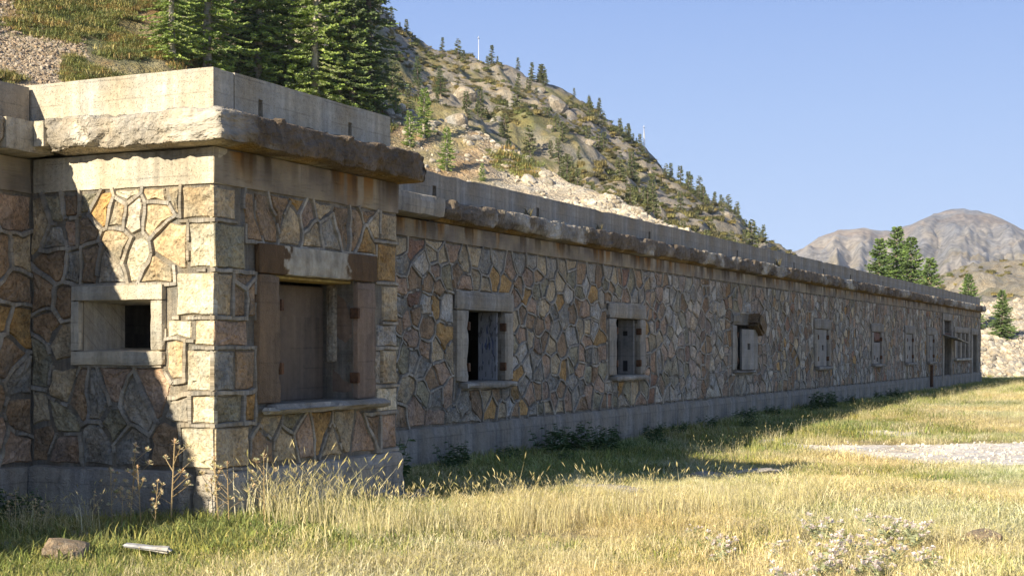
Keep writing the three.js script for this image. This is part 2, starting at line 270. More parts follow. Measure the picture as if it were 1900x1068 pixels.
/* ---------- stone facing ---------- */
function clipPoly(poly, nx, ny, d, id) {               // keep n·p <= d; poly items: [x, y, idOfEdgeStartingHere]
  const out = [], L = poly.length;
  for (let i = 0; i < L; i++) {
    const a = poly[i], b = poly[(i + 1) % L], da = nx * a[0] + ny * a[1] - d, db = nx * b[0] + ny * b[1] - d;
    if (da <= 0) { out.push(a); if (db > 0) { const f = da / (da - db); out.push([lerp(a[0], b[0], f), lerp(a[1], b[1], f), id]); } }
    else if (db <= 0) { const f = da / (da - db); out.push([lerp(a[0], b[0], f), lerp(a[1], b[1], f), a[2]]); }
  }
  return out;
}
function areaOf(p) { let a = 0; for (let i = 0; i < p.length; i++) { const b = p[(i + 1) % p.length]; a += p[i][0] * b[1] - b[0] * p[i][1]; } return a / 2; }
/* cells of a rubble facing on u0..u1 × v0..v1; rects are openings with their surrounds */
function rubble({ u0, u1, v0, v1, seeds, size, stretch = 1, rects, seed, edge0 = 0, edge1 = 0 }) {
  const R = rng(seed), S = seeds.filter(([u, v]) => u > u0 && u < u1 && v > v0 && v < v1 && !rects.some((r) => u > r[0] && u < r[1] && v > r[2] && v < r[3])), n = Math.round((u1 - u0) * (v1 - v0) / (size * size * stretch) * 7);
  for (let i = 0; i < n; i++) {
    const u = lerp(u0 + .06, u1 - .06, R()), v = lerp(v0 + .06, v1 - .06, R()), k = .55 + .9 * fbm(u * 1.6, v * 1.6, seed, 2) * (.6 + .8 * R());
    if (rects.some((r) => u > r[0] - .07 && u < r[1] + .07 && v > r[2] - .07 && v < r[3] + .07)) continue;
    let ok = true; for (let j = 0; j < S.length && ok; j++) { const du = (S[j][0] - u) / stretch, dv = S[j][1] - v; if (du * du + dv * dv < size * size * k * k * .8) ok = false; }
    if (ok) S.push([u, v, null]);
  }
  const cells = [];
  S.forEach((s, i) => {
    let poly = [[u0 - edge0, v0, -1], [u1 + edge1, v0, -1], [u1 + edge1, v1, -1], [u0 - edge0, v1, -1]];
    const nb = []; S.forEach((q, j) => { if (j !== i) { const du = (q[0] - s[0]) / stretch, dv = q[1] - s[1], d2 = du * du + dv * dv; if (d2 < 9 * size * size) nb.push([d2, j]); } }); nb.sort((a, b) => a[0] - b[0]);
    for (const [, j] of nb) { const q = S[j], nx = (q[0] - s[0]) / (stretch * stretch), ny = q[1] - s[1], d = nx * (q[0] + s[0]) / 2 + ny * (q[1] + s[1]) / 2; poly = clipPoly(poly, nx, ny, d, j); if (poly.length < 3) return; }
    for (const r of rects) { // keep the side of the opening on which the seed lies
      const gaps = [r[0] - s[0], s[0] - r[1], r[2] - s[1], s[1] - r[3]], k = gaps.indexOf(Math.max(...gaps));
      if (!poly.some(([a, b]) => a > r[0] && a < r[1] && b > r[2] && b < r[3]) && !(Math.abs(s[0] - (r[0] + r[1]) / 2) < 3 && Math.abs(s[1] - (r[2] + r[3]) / 2) < 3)) continue;
      if (!poly.some(([a]) => a > r[0]) || !poly.some(([a]) => a < r[1]) || !poly.some(([, b]) => b > r[2]) || !poly.some(([, b]) => b < r[3])) continue;
      if (k === 0) poly = clipPoly(poly, 1, 0, r[0], -2); else if (k === 1) poly = clipPoly(poly, -1, 0, -r[1], -2); else if (k === 2) poly = clipPoly(poly, 0, 1, r[2], -2); else poly = clipPoly(poly, 0, -1, -r[3], -2);
      if (poly.length < 3) return;
    }
    if (areaOf(poly) > .006) cells.push({ i, poly, s, kind: s[2] });
  });
  return cells;
}
function inset(poly, d) {
  let out = poly; const c = [0, 0]; poly.forEach((p) => { c[0] += p[0] / poly.length; c[1] += p[1] / poly.length; });
  for (let i = 0; i < poly.length; i++) { const a = poly[i], b = poly[(i + 1) % poly.length], ex = b[0] - a[0], ey = b[1] - a[1], l = Math.hypot(ex, ey); if (l < 1e-4) continue; const nx = ey / l, ny = -ex / l; out = clipPoly(out, nx, ny, nx * a[0] + ny * a[1] - d * (a[2] === -3 ? 0 : 1), a[2]); if (out.length < 3) return null; }
  return out;
}
/* joints wander: every point of a facing is moved by one shared field, which dies out at the edges and openings */
function warper(f) {
  return (u, v) => {
    let d = Math.min(u - f.u0 + .02, f.u1 - u + .02, v - f.v0, f.v1 - v); for (const r of f.fixed) d = Math.min(d, Math.max(r[0] - u, u - r[1], r[2] - v, v - r[3]));
    const k = clamp(d / .16), a = .15 * k, b = .035 * k, z = f.seed; return [u + a * (fbm(u * 2.3, v * 2.3, z, 2) - .5) + b * (vn(u * 11, v * 11, z + 3) - .5), v + a * (fbm(u * 2.3, v * 2.3, z + 50, 2) - .5) + b * (vn(u * 11, v * 11, z + 53) - .5)];
  };
}
/* one dressed stone as a pillow of 20-40 triangles in the facing's own axes (u, v, out) */
function stoneFaces(cell, R, gap, rise, cornerU, warp) {
  const base = inset(cell.poly, gap); if (!base || base.length < 3) return null;
  const ring = []; for (let i = 0; i < base.length; i++) { const a = base[i], b = base[(i + 1) % base.length], l = Math.hypot(b[0] - a[0], b[1] - a[1]); if (l < .012) continue; const m = Math.max(1, Math.min(4, Math.round(l / .115))); for (let q = 0; q < m; q++) { const w = warp(lerp(a[0], b[0], q / m), lerp(a[1], b[1], q / m)); ring.push([w[0] + (cornerU === undefined ? (R() - .5) * .012 : 0), w[1] + (R() - .5) * .012]); } }
  if (ring.length < 3) return null;
  const c = [0, 0]; ring.forEach((p) => { c[0] += p[0] / ring.length; c[1] += p[1] / ring.length; });
  const h = rise * (.55 + .9 * R()), tu = (R() - .5) * .06, tv = (R() - .5) * .06, ou = R() * 40, n = ring.length;
  const cap = ring.map(([u, v]) => { const dl = Math.hypot(u - c[0], v - c[1]), k = Math.max(.55, 1 - .032 / Math.max(dl, .04)), edge = cornerU !== undefined && Math.abs(u - cornerU) < .03; return [edge ? u : lerp(c[0], u, k), lerp(c[1], v, k), h + tu * (u - c[0]) + tv * (v - c[1]) + (R() - .5) * .012]; });
  const mid = cap.map(([u, v, w]) => [lerp(c[0], u, .5), lerp(c[1], v, .5), w + (R() - .35) * .022]);
  const top = [c[0], c[1], h + (R() - .4) * .02], F = [], uv = (q) => [q[0] + ou, q[1] + ou * .37];
  for (let i = 0; i < n; i++) { const j = (i + 1) % n, a = [...ring[i], -.03], b = [...ring[j], -.03]; F.push([a, b, cap[j]], [a, cap[j], cap[i]], [cap[i], cap[j], mid[j]], [cap[i], mid[j], mid[i]], [mid[i], mid[j], top]); }
  return F.map((t) => [...t, uv(t[0]), uv(t[1]), uv(t[2])]);
}
/* raised ribbon of mortar along one joint */
function ribFaces(b, a, c, M, R, w, h, warp) {
  const L = Math.hypot(c[0] - a[0], c[1] - a[1]); if (L < .03) return; const k = Math.max(1, Math.round(L / .09)), ux = (c[0] - a[0]) / L, uy = (c[1] - a[1]) / L, pts = [];
  for (let i = 0; i <= k; i++) { const f = i / k, o = i && i < k ? (R() - .5) * .014 : 0; const q = warp(lerp(a[0], c[0], f), lerp(a[1], c[1], f)), wv = fbm(q[0] * 1.7, q[1] * 1.7, 77, 3); pts.push([q[0] - uy * o + (i === 0 ? -ux : i === k ? ux : 0) * w * .6, q[1] + ux * o + (i === 0 ? -uy : i === k ? uy : 0) * w * .6, h * (.35 + 1.1 * wv + .35 * R()), w * (.45 + 1.0 * wv + .4 * R()), wv]); }
  for (let i = 0; i < k; i++) {
    const p = pts[i], q = pts[i + 1]; if (p[4] < .36 && R() < .75) continue; const cm = .72 + .56 * fbm(p[0] * 3, p[1] * 3, 88, 3), rc = [.46 * cm, .41 * cm, .325 * cm], P = (o, s, z) => M([o[0] - uy * s * o[3], o[1] + ux * s * o[3], z]);
    const A = P(p, -1.15, -.02), B = P(q, -1.15, -.02), C = P(q, -.75, q[2]), D = P(p, -.75, p[2]), E = P(q, .75, q[2]), G = P(p, .75, p[2]), H = P(q, 1.15, -.02), I = P(p, 1.15, -.02), u = (o) => [o[0], o[1]];
    b.quad(A, B, C, D, rc, u(p), u(q), u(q), u(p)); b.quad(D, C, E, G, rc, u(p), u(q), u(q), u(p)); b.quad(G, E, H, I, rc, u(p), u(q), u(q), u(p));
    b.quad(A, D, G, I, rc); b.quad(B, H, E, C, rc);
  }
}

/* ---------- the fort ---------- */
const KX = 11.41, KZ = -8.6, BX = 14.91, LZ = -10.7, WZ = -10.9, EX = 80.7, WX0 = -4, PL = .47, FB = 3.24, FL = 3.32, FT = 3.6, CTOP = 3.97, PT = 4.37, LPT = 4.40;
const fort = groupAt('fort', KX, 0, KZ); fort.position.set(0, 0, 0); tag(fort, 'long abandoned single storey stone and concrete barracks with projecting corner block', 'barracks');
const faces = [];
const winRects = [20.34, 26.88, 35.26, 43.8, 52.2, 58.65, 63.7].map((x) => [x, x + 2.12, 1.01, 2.58]);
const longRects = [...winRects, [67.8, 70.6, 0, 3.0], [71.3, 76.2, 1.1, 2.72], [76.9, 79.4, 0, 2.7]];
const leftRect = [-10.33, -9.17, 1.484, 2.285], frontRect = [12.06, 14.36, 1.0, 2.715];
const sx = (list, ox, oy, sc, kinds) => list.map(([a, b, k]) => [...onX(ox + a / sc, oy + b / sc, KX), k]);
const sz = (list, ox, oy, sc) => list.map(([a, b, k]) => [...onZ(ox + a / sc, oy + b / sc, KZ), k]);
const seedsLeft = [...sx([[350, 230, 'ochre'], [440, 260, 'beige'], [490, 125, 'cream'], [550, 280, 'lime'], [695, 140, 'beige'], [685, 295, 'beige'], [820, 105, 'beige'], [940, 100, 'cream'], [910, 230, 'beige'], [770, 460, 'beige'], [955, 460, 'cream'], [570, 550, 'cream'], [425, 470, 'beige'], [690, 670, 'beige'], [900, 780, 'cream'], [835, 1005, 'cream'], [980, 1000, 'cream'], [120, 180, 'brown'], [120, 380, 'pink'], [30, 240, 'green'], [30, 400, 'grey'], [235, 380, 'brown'], [250, 590, 'red'], [30, 560, 'brown'], [130, 580, 'grey'], [60, 860, 'brown'], [370, 640, 'grey'], [240, 140, 'green']], 100, 320, 3.56),
  ...sx([[690, 340, 'cream'], [625, 300, 'beige'], [690, 480, 'cream'], [690, 620, 'cream'], [540, 420, 'pink'], [590, 590, 'red'], [450, 600, 'grey'], [340, 600, 'grey'], [280, 430, 'brown'], [400, 400, 'pink'], [230, 390, 'beige'], [210, 510, 'green'], [140, 600, 'brown'], [480, 470, 'grey'], [340, 440, 'grey'], [620, 470, 'grey'], [650, 590, 'brown']], 0, 500, 1.88)];
const seedsFront = [...sz([[100, 270, 'green'], [195, 290, 'pink'], [360, 370, 'brown'], [200, 600, 'green'], [110, 900, 'beige'], [310, 860, 'brown'], [275, 1010, 'brown'], [370, 1010, 'dark'], [490, 320, 'dark'], [710, 390, 'beige'], [760, 215, 'ochre'], [960, 280, 'beige'], [880, 490, 'beige'], [1010, 470, 'grey'], [1125, 400, 'red'], [1230, 420, 'dark'], [1330, 310, 'brown'], [1450, 325, 'cream'], [1410, 480, 'beige'], [1405, 660, 'green'], [1510, 660, 'beige'], [1450, 870, 'ochre'], [590, 250, 'brown']], 380, 320, 4.45),
  ...sz([[95, 210, 'red'], [60, 340, 'grey'], [125, 350, 'brown'], [90, 480, 'green'], [110, 610, 'beige'], [645, 130, 'beige'], [640, 240, 'lime'], [640, 370, 'beige'], [640, 500, 'cream'], [630, 600, 'pink'], [590, 520, 'brown'], [280, 610, 'beige'], [390, 560, 'ochre'], [480, 570, 'beige'], [545, 590, 'pink'], [200, 610, 'dark']], 380, 500, 1.88)];
const seedsLong = [[35, 280, 'beige'], [200, 320, 'red'], [410, 275, 'beige'], [385, 400, 'beige'], [475, 400, 'beige'], [560, 350, 'pink'], [75, 500, 'grey'], [270, 490, 'lime'], [400, 570, 'pink'], [340, 690, 'brown'], [430, 740, 'brown'], [520, 600, 'green'], [620, 580, 'brown'], [700, 480, 'beige'], [790, 420, 'beige'], [890, 500, 'grey'], [980, 600, 'ochre'], [890, 650, 'beige'], [810, 600, 'beige'], [60, 660, 'pink'], [190, 640, 'dark'], [200, 860, 'red'], [40, 880, 'grey'], [1030, 470, 'grey'], [1140, 540, 'pink'], [1100, 680, 'ochre']].map(([a, b, k]) => [...onZ(730 + a / 5.34, 400 + b / 5.34, LZ), k]);
const facing = [
  { name: 'left', M: ([u, v, w]) => [KX - w, v, u], u0: WZ, u1: KZ, v0: PL, v1: FB, seeds: seedsLeft, size: .31, stretch: .9, rects: [leftRect], seed: 11, edge1: .02, corner: KZ + .02 },
  { name: 'front', M: ([u, v, w]) => [u, v, KZ + w], u0: KX, u1: BX, v0: PL, v1: FB, seeds: seedsFront, size: .31, stretch: 1, rects: [frontRect], seed: 12, edge0: .02, corner: KX - .02 },
  { name: 'wing', M: ([u, v, w]) => [u, v, WZ + w], u0: WX0, u1: KX - .002, v0: PL, v1: FB, seeds: [], size: .34, stretch: 1.1, rects: [], seed: 13 },
  { name: 'long', M: ([u, v, w]) => [u, v, LZ + w], u0: BX, u1: EX, v0: PL, v1: FL, seeds: seedsLong, size: .30, stretch: 1.2, rects: longRects, seed: 14 },
];
const quoinRows = [PL, .91, 1.22, 1.66, 1.95, 2.41, 2.89, FB];
function quoinsOf(list) { return list.map(([u0, u1, r, kind]) => ({ rect: [u0, u1, quoinRows[r], quoinRows[r + 1]], kind })); }
facing[0].quoins = quoinsOf([[-8.99, KZ, 0, 'cream'], [-8.86, KZ, 1, 'cream'], [-8.93, KZ, 2, 'cream'], [-8.83, KZ, 3, 'cream'], [-9.05, KZ, 4, 'cream'], [-8.89, KZ, 5, 'cream'], [-8.98, KZ, 6, 'beige']]);
facing[1].quoins = quoinsOf([[KX, 11.98, 0, 'beige'], [KX, 11.86, 1, 'green'], [KX, 11.72, 2, 'grey'], [KX, 11.96, 3, 'pink'], [KX, 11.68, 4, 'beige'], [KX, 11.90, 5, 'green'], [KX, 11.76, 6, 'beige'], [14.5, BX, 0, 'pink'], [14.42, BX, 1, 'cream'], [14.52, BX, 2, 'beige'], [14.42, BX, 3, 'lime'], [14.55, BX, 4, 'beige'], [14.42, BX, 5, 'ochre'], [14.5, BX, 6, 'beige']]);
for (const f of facing) { f.fixed = [...f.rects, ...(f.quoins || []).map((q) => q.rect)]; f.open = f.rects; f.rects = f.fixed; f.warp = warper(f); }
const wallOf = {};
function wallCore(name, f, thick, rects, flip) {
  const g = shapeExtrude(rectPts(f.u0 + (f.name === 'front' ? .42 : 0), f.u1, 0, FT), rects.map((r) => rectPts(...r)), thick), p = g.attributes.position;
  g.translate(0, 0, -thick); for (let i = 0; i < p.count; i++) p.setXYZ(i, ...f.M([p.getX(i), p.getY(i), p.getZ(i)])); g.computeVertexNormals();
  return mesh(name, g, mortarMat, fort);
}
const openings = { left: [[-10.22, -9.32, 1.63, 2.13]], front: [[12.45, 13.95, 1.09, 2.41]], wing: [], long: [...winRects.map((r) => [r[0] + .41, r[0] + 1.76, 1.127, 2.275]), [68.2, 70.2, .02, 2.98], [71.7, 75.8, 1.22, 2.45], [77.3, 79.0, .02, 2.4]] };
const all = [];
for (const f of facing) {
  f.wall = wallCore('stone_wall', f, .42, openings[f.name]); f.ribs = new GB(); const R = rng(f.seed * 77);
  const cells = rubble(f);
  for (const { rect: [a, b, c, d], kind } of f.quoins || []) { const lo = f.name === 'front' && a === KX ? f.corner : a, hi = f.name === 'left' ? f.corner : b; cells.push({ i: 1e6, kind, s: [(a + b) / 2, (c + d) / 2], poly: [[lo, c, -4], [hi, c, -4], [hi, d, -4], [lo, d, -4]] }); ribFaces(f.ribs, [lo, c], [hi, c], f.M, R, .018, .03, f.warp); }
  for (const c of cells) {
    const cu = c.s[0], cv = c.s[1]; let kind = c.kind; if (kind === 'red' && f.name !== 'long') kind = 'brown'; if (kind === 'dark') kind = 'brown';
    if (!kind) {
      const r = R(), pick = (o) => { let s = 0; for (const k in o) s += o[k]; let q = r * s; for (const k in o) { q -= o[k]; if (q <= 0) return k; } return 'grey'; };
      if (f.name === 'long') {
        const [px] = project(cu, cv, LZ), stk = fbm(cu * .9, cv * .12, 5, 3), low = cv < 1.5;
        const w = { beige: 1.9, ochre: .8, pink: 1.9, grey: 1.8, brown: 1.3, red: .4, green: 1.3, lime: .7 }; if (low) { w.grey += 1; w.beige -= .6; }
        if ((px > 1208 && px < 1228) || (px > 1276 && px < 1306)) { w.red += 3; w.brown += 3; w.dark = 1; w.grey = .3; w.green = .2; } if (px > 1228 && px < 1262 || px > 1400 && px < 1440) { w.lime += 4; w.grey += 1.5; } if (px > 1330) { w.grey += 1; w.lime += 1.2 * (stk > .5 ? 2 : .2); w.dark = .7; }
        kind = pick(w);
      } else kind = pick(f.name === 'left' ? { beige: 1.5, cream: cu > -9.6 ? 2 : .2, grey: 1.5, pink: 1, brown: 1, green: 1 } : { beige: 1.6, brown: 1.3, grey: 1.1, ochre: .6, green: 1, pink: .9 });
    }
    if (f.corner !== undefined) for (let i = 0; i < c.poly.length; i++) { const a = c.poly[i], b = c.poly[(i + 1) % c.poly.length]; if (Math.abs(a[0] - f.corner) < .002 && Math.abs(b[0] - f.corner) < .002) a[2] = -3; }
    const F = stoneFaces(c, R, .012, f.name === 'long' ? .022 : .022, f.corner, f.warp); if (!F) continue;
    const pr = c.poly.map(([u, v]) => project(...f.M([u, v, 0]))), inView = pr.some((q) => q[0] > 0 && q[0] < 1900 && q[2] > 2);
    all.push({ f, F, kind, px: inView ? Math.abs(areaOf(pr)) : 0, c });
    for (let i = 0; i < c.poly.length; i++) { const a = c.poly[i], b = c.poly[(i + 1) % c.poly.length]; if ((a[2] >= 0 && a[2] > c.i || a[2] === -2) && R() > .13) ribFaces(f.ribs, a, b, f.M, R, f.name === 'long' ? .019 : .02, .033, f.warp); }
  }
}
all.sort((a, b) => b.px - a.px);
all.forEach((s, i) => {
  const b = i < 300 ? new GB() : (s.f.rest ||= new GB()), tone = .82 + .36 * hash3(i, 7, 3), col = i < 300 ? null : stoneCols[s.kind].map((v) => v * tone);
  if (col && s.f.name === 'long') { const u = s.c.s[0], a = .6 * sst(.5, .6, fbm(u * 1.9, 4.2, 9, 3)) * sst(29, 33, u), b = .55 * sst(.52, .6, fbm(u * 1.6, 8.2, 19, 3)) * sst(28, 31, u); for (let k = 0; k < 3; k++) col[k] = lerp(lerp(col[k], [.62, .57, .48][k] * tone, a), [.32, .19, .105][k] * tone, b); }   // lime and rust runs
  for (const [p, q, r, a, c, d] of s.F) b.tri(s.f.M(p), s.f.M(q), s.f.M(r), col, a, c, d);
  if (i < 300) mesh('stone', b.geo(), stoneMat[s.kind], s.f.wall);
});
for (const f of facing) { if (f.rest) stuff(mesh('small_stones', f.rest.geo(), stoneVC, f.wall)); mesh('mortar_ribs', f.ribs.geo(), ribMat, f.wall); }
console.log('stones', all.length);

/* plinths, friezes, parapets, inner shell */
mesh('plinth', mergeGeometries([wornBox(KX - .11, BX + .12, -.6, PL, KZ - .2, KZ + .1, .012, .14, .05, 1), wornBox(KX - .11, KX + .2, -.6, PL - .003, WZ - .1, KZ - .2, .012, .14, .04, 2)]), concPlinth, fort);
mesh('plinth', wornBox(BX + .12, EX + .08, -.6, PL, LZ - .2, LZ + .08, .02, .16, .04, 3), std({ color: RGB(.36, .325, .265), map: concMap, bumpMap: concBmp, bumpScale: .025 }), fort);
mesh('plinth', wornBox(WX0, KX - .11, -.6, PL, WZ - .2, WZ + .09, .012, .2, .03, 4), concPlinth, fort);
function frieze(x0, x1, y0, y1, z0, z1, tex, per, alongZ) {
  const g = wornBox(x0, x1, y0, y1, z0, z1, .006, .15, .012, 6), p = g.attributes.position, uv = g.attributes.uv; for (let i = 0; i < p.count; i++) { const l = alongZ ? p.getZ(i) : p.getX(i) + p.getZ(i) * .3; uv.setXY(i, l / per, clamp((p.getY(i) - y0) / (y1 - y0), .02, .98)); }
  const t = tex.clone(); t.needsUpdate = true; return mesh('frieze', g, std({ color: RGB(.95, .95, .95), map: t, bumpMap: concBmp, bumpScale: .006 }), fort);
}
const cleanFrieze = mesh('frieze', wornBox(KX - .03, KX + .2, FB, FT, WZ + .03, KZ + .02, .006, .15, .012, 7), conc, fort);
frieze(KX - .025, BX + .03, FB, FT, KZ - .2, KZ + .03, friezeTexA, 12);
frieze(BX + .03, 30.9, FL, FT, LZ - .1, LZ + .05, friezeTexA, 12);
frieze(30.9, EX + .02, FL, FT, LZ - .1, LZ + .042, friezeTexB, 26);
frieze(WX0, KX - .03, FB, FT, WZ - .1, WZ + .03, friezeTexB, 26);
function parapet(a, b, z, y0, y1, notches, seed, mat, M) {
  const pts = [[a, y0]], R = rng(seed); let y = y1; for (const [n, w, h] of notches) pts.push([n - w / 2, y0], [n - w / 2 + .008, y0 + h], [n + w / 2 - .006, y0 + h], [n + w / 2, y0]); pts.push([b, y0]); const k = Math.max(2, Math.round((b - a) / .35));
  for (let i = 0; i <= k; i++) pts.push([lerp(b, a, i / k), y1 + (R() - .5) * .006 - (b - a > 4 && i && i < k && R() < .05 ? .025 : 0)]);
  const g = shapeExtrude(pts, [], .12); g.translate(0, 0, -.12); const back = box(a + .004, b - .004, y0, y1 - .004, -.34, -.121), G = mergeGeometries([g, back]), p = G.attributes.position; for (let i = 0; i < p.count; i++) p.setXYZ(i, ...M([p.getX(i), p.getY(i), p.getZ(i)])); G.computeVertexNormals();
  return mesh('parapet', G, mat, fort);
}
const blackSlots = new GB();
const xz = (px, z) => onZ(px, 300, z)[0];
parapet(KX + .3625, BX - .1, 0, CTOP - .02, PT, [[xz(486, KZ), .085, .22], [xz(652, KZ), .085, .23]], 31, conc, ([u, v, w]) => [u, v, KZ - .02 + w]);
parapet(WZ - .4, KZ - .022, 0, CTOP - .02, PT, [], 32, conc, ([u, v, w]) => [KX + .02 - w * 0 + (-w) , v, u]);
{ const M = ([u, v, w]) => [u, v, LZ - .02 + w]; let x = BX - .1, k = 0; const notch = [808, 1000, 1207, 1298, 1370, 1475, 1530, 1580, 1640, 1690].map((p) => xz(p, LZ)), R = rng(9); while (x < EX - 1) { let e = Math.min(EX, x + 5.2 + R() * 2.4); if (EX - e < 2) e = EX; parapet(x + .006, e - .006, 0, CTOP - .04, LPT - R() * .03, notch.filter((n) => n > x + .2 && n < e - .2).map((n) => [n, .13, .24]), 40 + k, k % 3 === 1 ? conc2(k) : concGrey, M); x = e; k++; } }
function conc2() { return std({ color: RGB(.46, .41, .33), map: concMap, bumpMap: concBmp, bumpScale: .012 }); }
parapet(WX0, KX + .02 - .04, 0, CTOP - .02, 4.34, [], 33, concGrey, ([u, v, w]) => [u, v, WZ - .02 + w]);
/* eroded cornice: a swept section broken up by erosion, with moss and soot in patches */
function cornice(path, out, seed, bite = 1, tintOf = 0) {
  const key = [[-.25, CTOP - .03], [out * .4, CTOP - .01], [out * .94, CTOP - .025], [out, CTOP - .05], [out, CTOP - .18], [out * .985, FT + .06], [out * .95, FT + .012], [out * .4, FT + .006], [-.25, FT + .003]], cut = [1, 4, 2, 4, 5, 3, 3, 3], sec = [];
  let arc = 0; key.slice(0, -1).forEach((a, i) => { const c = key[i + 1], L = Math.hypot(c[0] - a[0], c[1] - a[1]); for (let k = 0; k < cut[i]; k++) sec.push([lerp(a[0], c[0], k / cut[i]), lerp(a[1], c[1], k / cut[i]), arc + L * k / cut[i], i + k / cut[i]]); arc += L; }); sec.push([...key[8], arc, 8]);
  const pos = [], uv = [], cols = [], I = [], st = []; let len = 0;
  for (let i = 0; i < path.length - 1; i++) { const a = path[i], c = path[i + 1], L = Math.hypot(c[0] - a[0], c[1] - a[1]), n = Math.max(1, Math.round(L / (a[0] > 30 || c[0] > 40 ? .055 : .035))); for (let k = 0; k < n + (i === path.length - 2 ? 1 : 0); k++) st.push([lerp(a[0], c[0], k / n), lerp(a[1], c[1], k / n), lerp(a[2], c[2], k / n), lerp(a[3], c[3], k / n), len + L * k / n]); len += L; }
  for (const [x, z, nx, nz, s] of st) {
    const tint = typeof tintOf === 'function' ? tintOf(s) : tintOf, slab = sst(.48, .56, fbm(s * .7, seed, 1, 3)), lip = Math.max(0, fbm(s * 2.6, seed, 41, 3) - .47);
    for (const [o, y, a, kk] of sec) {
      const q = kk === 0 || kk > 7.2 ? 0 : 1, front = sst(.6, 2, kk) * (1 - sst(6, 7, kk)), n1 = fbm(s * 2.2, a * 2.2, seed, 3) - .5, n2 = fbm(s * 9, a * 9, seed + 5, 3) - .5, n3 = fbm(s * 24, a * 24, seed + 9, 2) - .5, pit = Math.pow(Math.max(0, fbm(s * 6, a * 6, seed + 15, 2) - .5), 1) * .25;
      const up = 1 - sst(2.2, 4.4, kk), lowEdge = sst(4.6, 5.6, kk), sp = sst(.50, .535, fbm(s * 3.1, a * 3.4 + .4 * slab, seed + 21, 4) + .06 * up + .05 * lowEdge), oo = o - q * front * bite * (.03 * slab * sp + .025 * sp + .02 * n1 + .035 * n2 + .05 * n3 + .3 * pit + up * .02 * sst(.5, .6, fbm(s * 2.1, seed, 91, 3))) - q * bite * lip * .5 * sst(4.2, 5.6, kk), yy = y + q * bite * (.006 * n1 + .016 * n2 + .016 * n3 - .02 * sp * up) * (1 - sst(4, 6, kk) * .8) + bite * lip * .3 * sst(5, 6, kk) * (1 - sst(6.6, 7.2, kk));
      pos.push(x + nx * oo, Math.max(yy, FT + .002), z + nz * oo); uv.push(s, a);
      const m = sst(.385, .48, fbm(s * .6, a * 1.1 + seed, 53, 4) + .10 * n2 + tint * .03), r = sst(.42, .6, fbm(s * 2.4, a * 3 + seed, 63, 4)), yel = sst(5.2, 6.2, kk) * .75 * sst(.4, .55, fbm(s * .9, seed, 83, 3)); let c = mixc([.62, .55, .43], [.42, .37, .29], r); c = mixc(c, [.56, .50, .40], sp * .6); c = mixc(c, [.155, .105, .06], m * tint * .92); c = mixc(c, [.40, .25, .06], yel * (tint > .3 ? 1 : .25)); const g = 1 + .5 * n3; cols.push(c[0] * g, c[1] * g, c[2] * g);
    }
  }
  const W = sec.length; for (let i = 0; i < st.length - 1; i++) for (let k = 0; k < W; k++) { const k2 = (k + 1) % W, a = i * W + k, c = i * W + k2, d = a + W, e = c + W; I.push(a, c, d, c, e, d); }
  for (let k = 1; k < W - 1; k++) { I.push(0, k + 1, k); const o = (st.length - 1) * W; I.push(o, o + k, o + k + 1); }
  const g = new THREE.BufferGeometry(); g.setAttribute('position', new THREE.Float32BufferAttribute(pos, 3)); g.setAttribute('uv', new THREE.Float32BufferAttribute(uv, 2)); g.setAttribute('color', new THREE.Float32BufferAttribute(cols, 3)); g.setIndex(I); g.computeVertexNormals(); return mesh('cornice', g, cornMat, fort);
}
const S2 = 1;
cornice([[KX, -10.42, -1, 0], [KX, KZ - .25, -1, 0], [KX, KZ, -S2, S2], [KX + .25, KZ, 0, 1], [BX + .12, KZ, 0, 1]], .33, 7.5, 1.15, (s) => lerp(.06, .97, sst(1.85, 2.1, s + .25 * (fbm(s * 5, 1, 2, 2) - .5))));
cornice([[xz(828, LZ + .3), LZ, 0, 1], [EX + .1, LZ, 0, 1]], .30, 17.5, 1.15, .85);
cornice([[WX0, WZ, 0, 1], [10.72, WZ, 0, 1]], .33, 27.5, .9, .4);
mesh('cornice_block', wornBox(10.72, KX - .0, FT + .004, CTOP - .03, WZ - .1, WZ + .33, .006, .1, .02, 15), conc, fort);
mesh('cornice_block', wornBox(KX - .345, KX, FT + .06, CTOP - .03, WZ + .332, -10.42, .006, .1, .02, 15), conc, fort);
mesh('cornice_block', wornBox(BX - .05, xz(826, LZ + .33), FT + .02, CTOP - .03, LZ - .1, LZ + .36, .008, .1, .03, 16), concGrey, fort);
/* closed shell behind the facades */
mesh('roof_slab', mergeGeometries([box(WX0, EX, FT + .05, CTOP - .045, -17.5, LZ - .1), box(KX + .1, BX - .05, FT + .05, CTOP - .045, LZ - .1, KZ - .1)]), concGrey, fort);
mesh('back_wall', box(WX0, EX, -.5, LPT - .1, -17.9, -17.505), concGrey, fort);
mesh('end_wall', mergeGeometries([box(EX - .4, EX - .003, -.5, FT + .048, -17.5, LZ - .43), box(EX - .36, EX - .004, CTOP - .04, LPT - .01, -17.5, LZ - .37)]), concGrey, fort);
mesh('end_wall', box(WX0, WX0 + .4, -.5, FT + .048, -17.5, WZ - .43), concGrey, fort);
mesh('end_wall', box(BX - .4, BX - .002, 0, FT, LZ + .0, KZ - .425), mortarMat, fort);
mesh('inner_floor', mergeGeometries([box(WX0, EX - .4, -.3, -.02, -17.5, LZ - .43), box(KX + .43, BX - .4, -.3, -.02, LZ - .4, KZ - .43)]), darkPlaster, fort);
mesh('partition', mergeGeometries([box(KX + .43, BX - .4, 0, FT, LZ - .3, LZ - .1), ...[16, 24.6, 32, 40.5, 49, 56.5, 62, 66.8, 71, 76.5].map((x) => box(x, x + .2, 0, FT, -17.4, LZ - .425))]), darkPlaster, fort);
mesh('inner_wall', box(KX + .43, EX - .5, 0, FT, -14.2, -14.0), darkPlaster, fort);

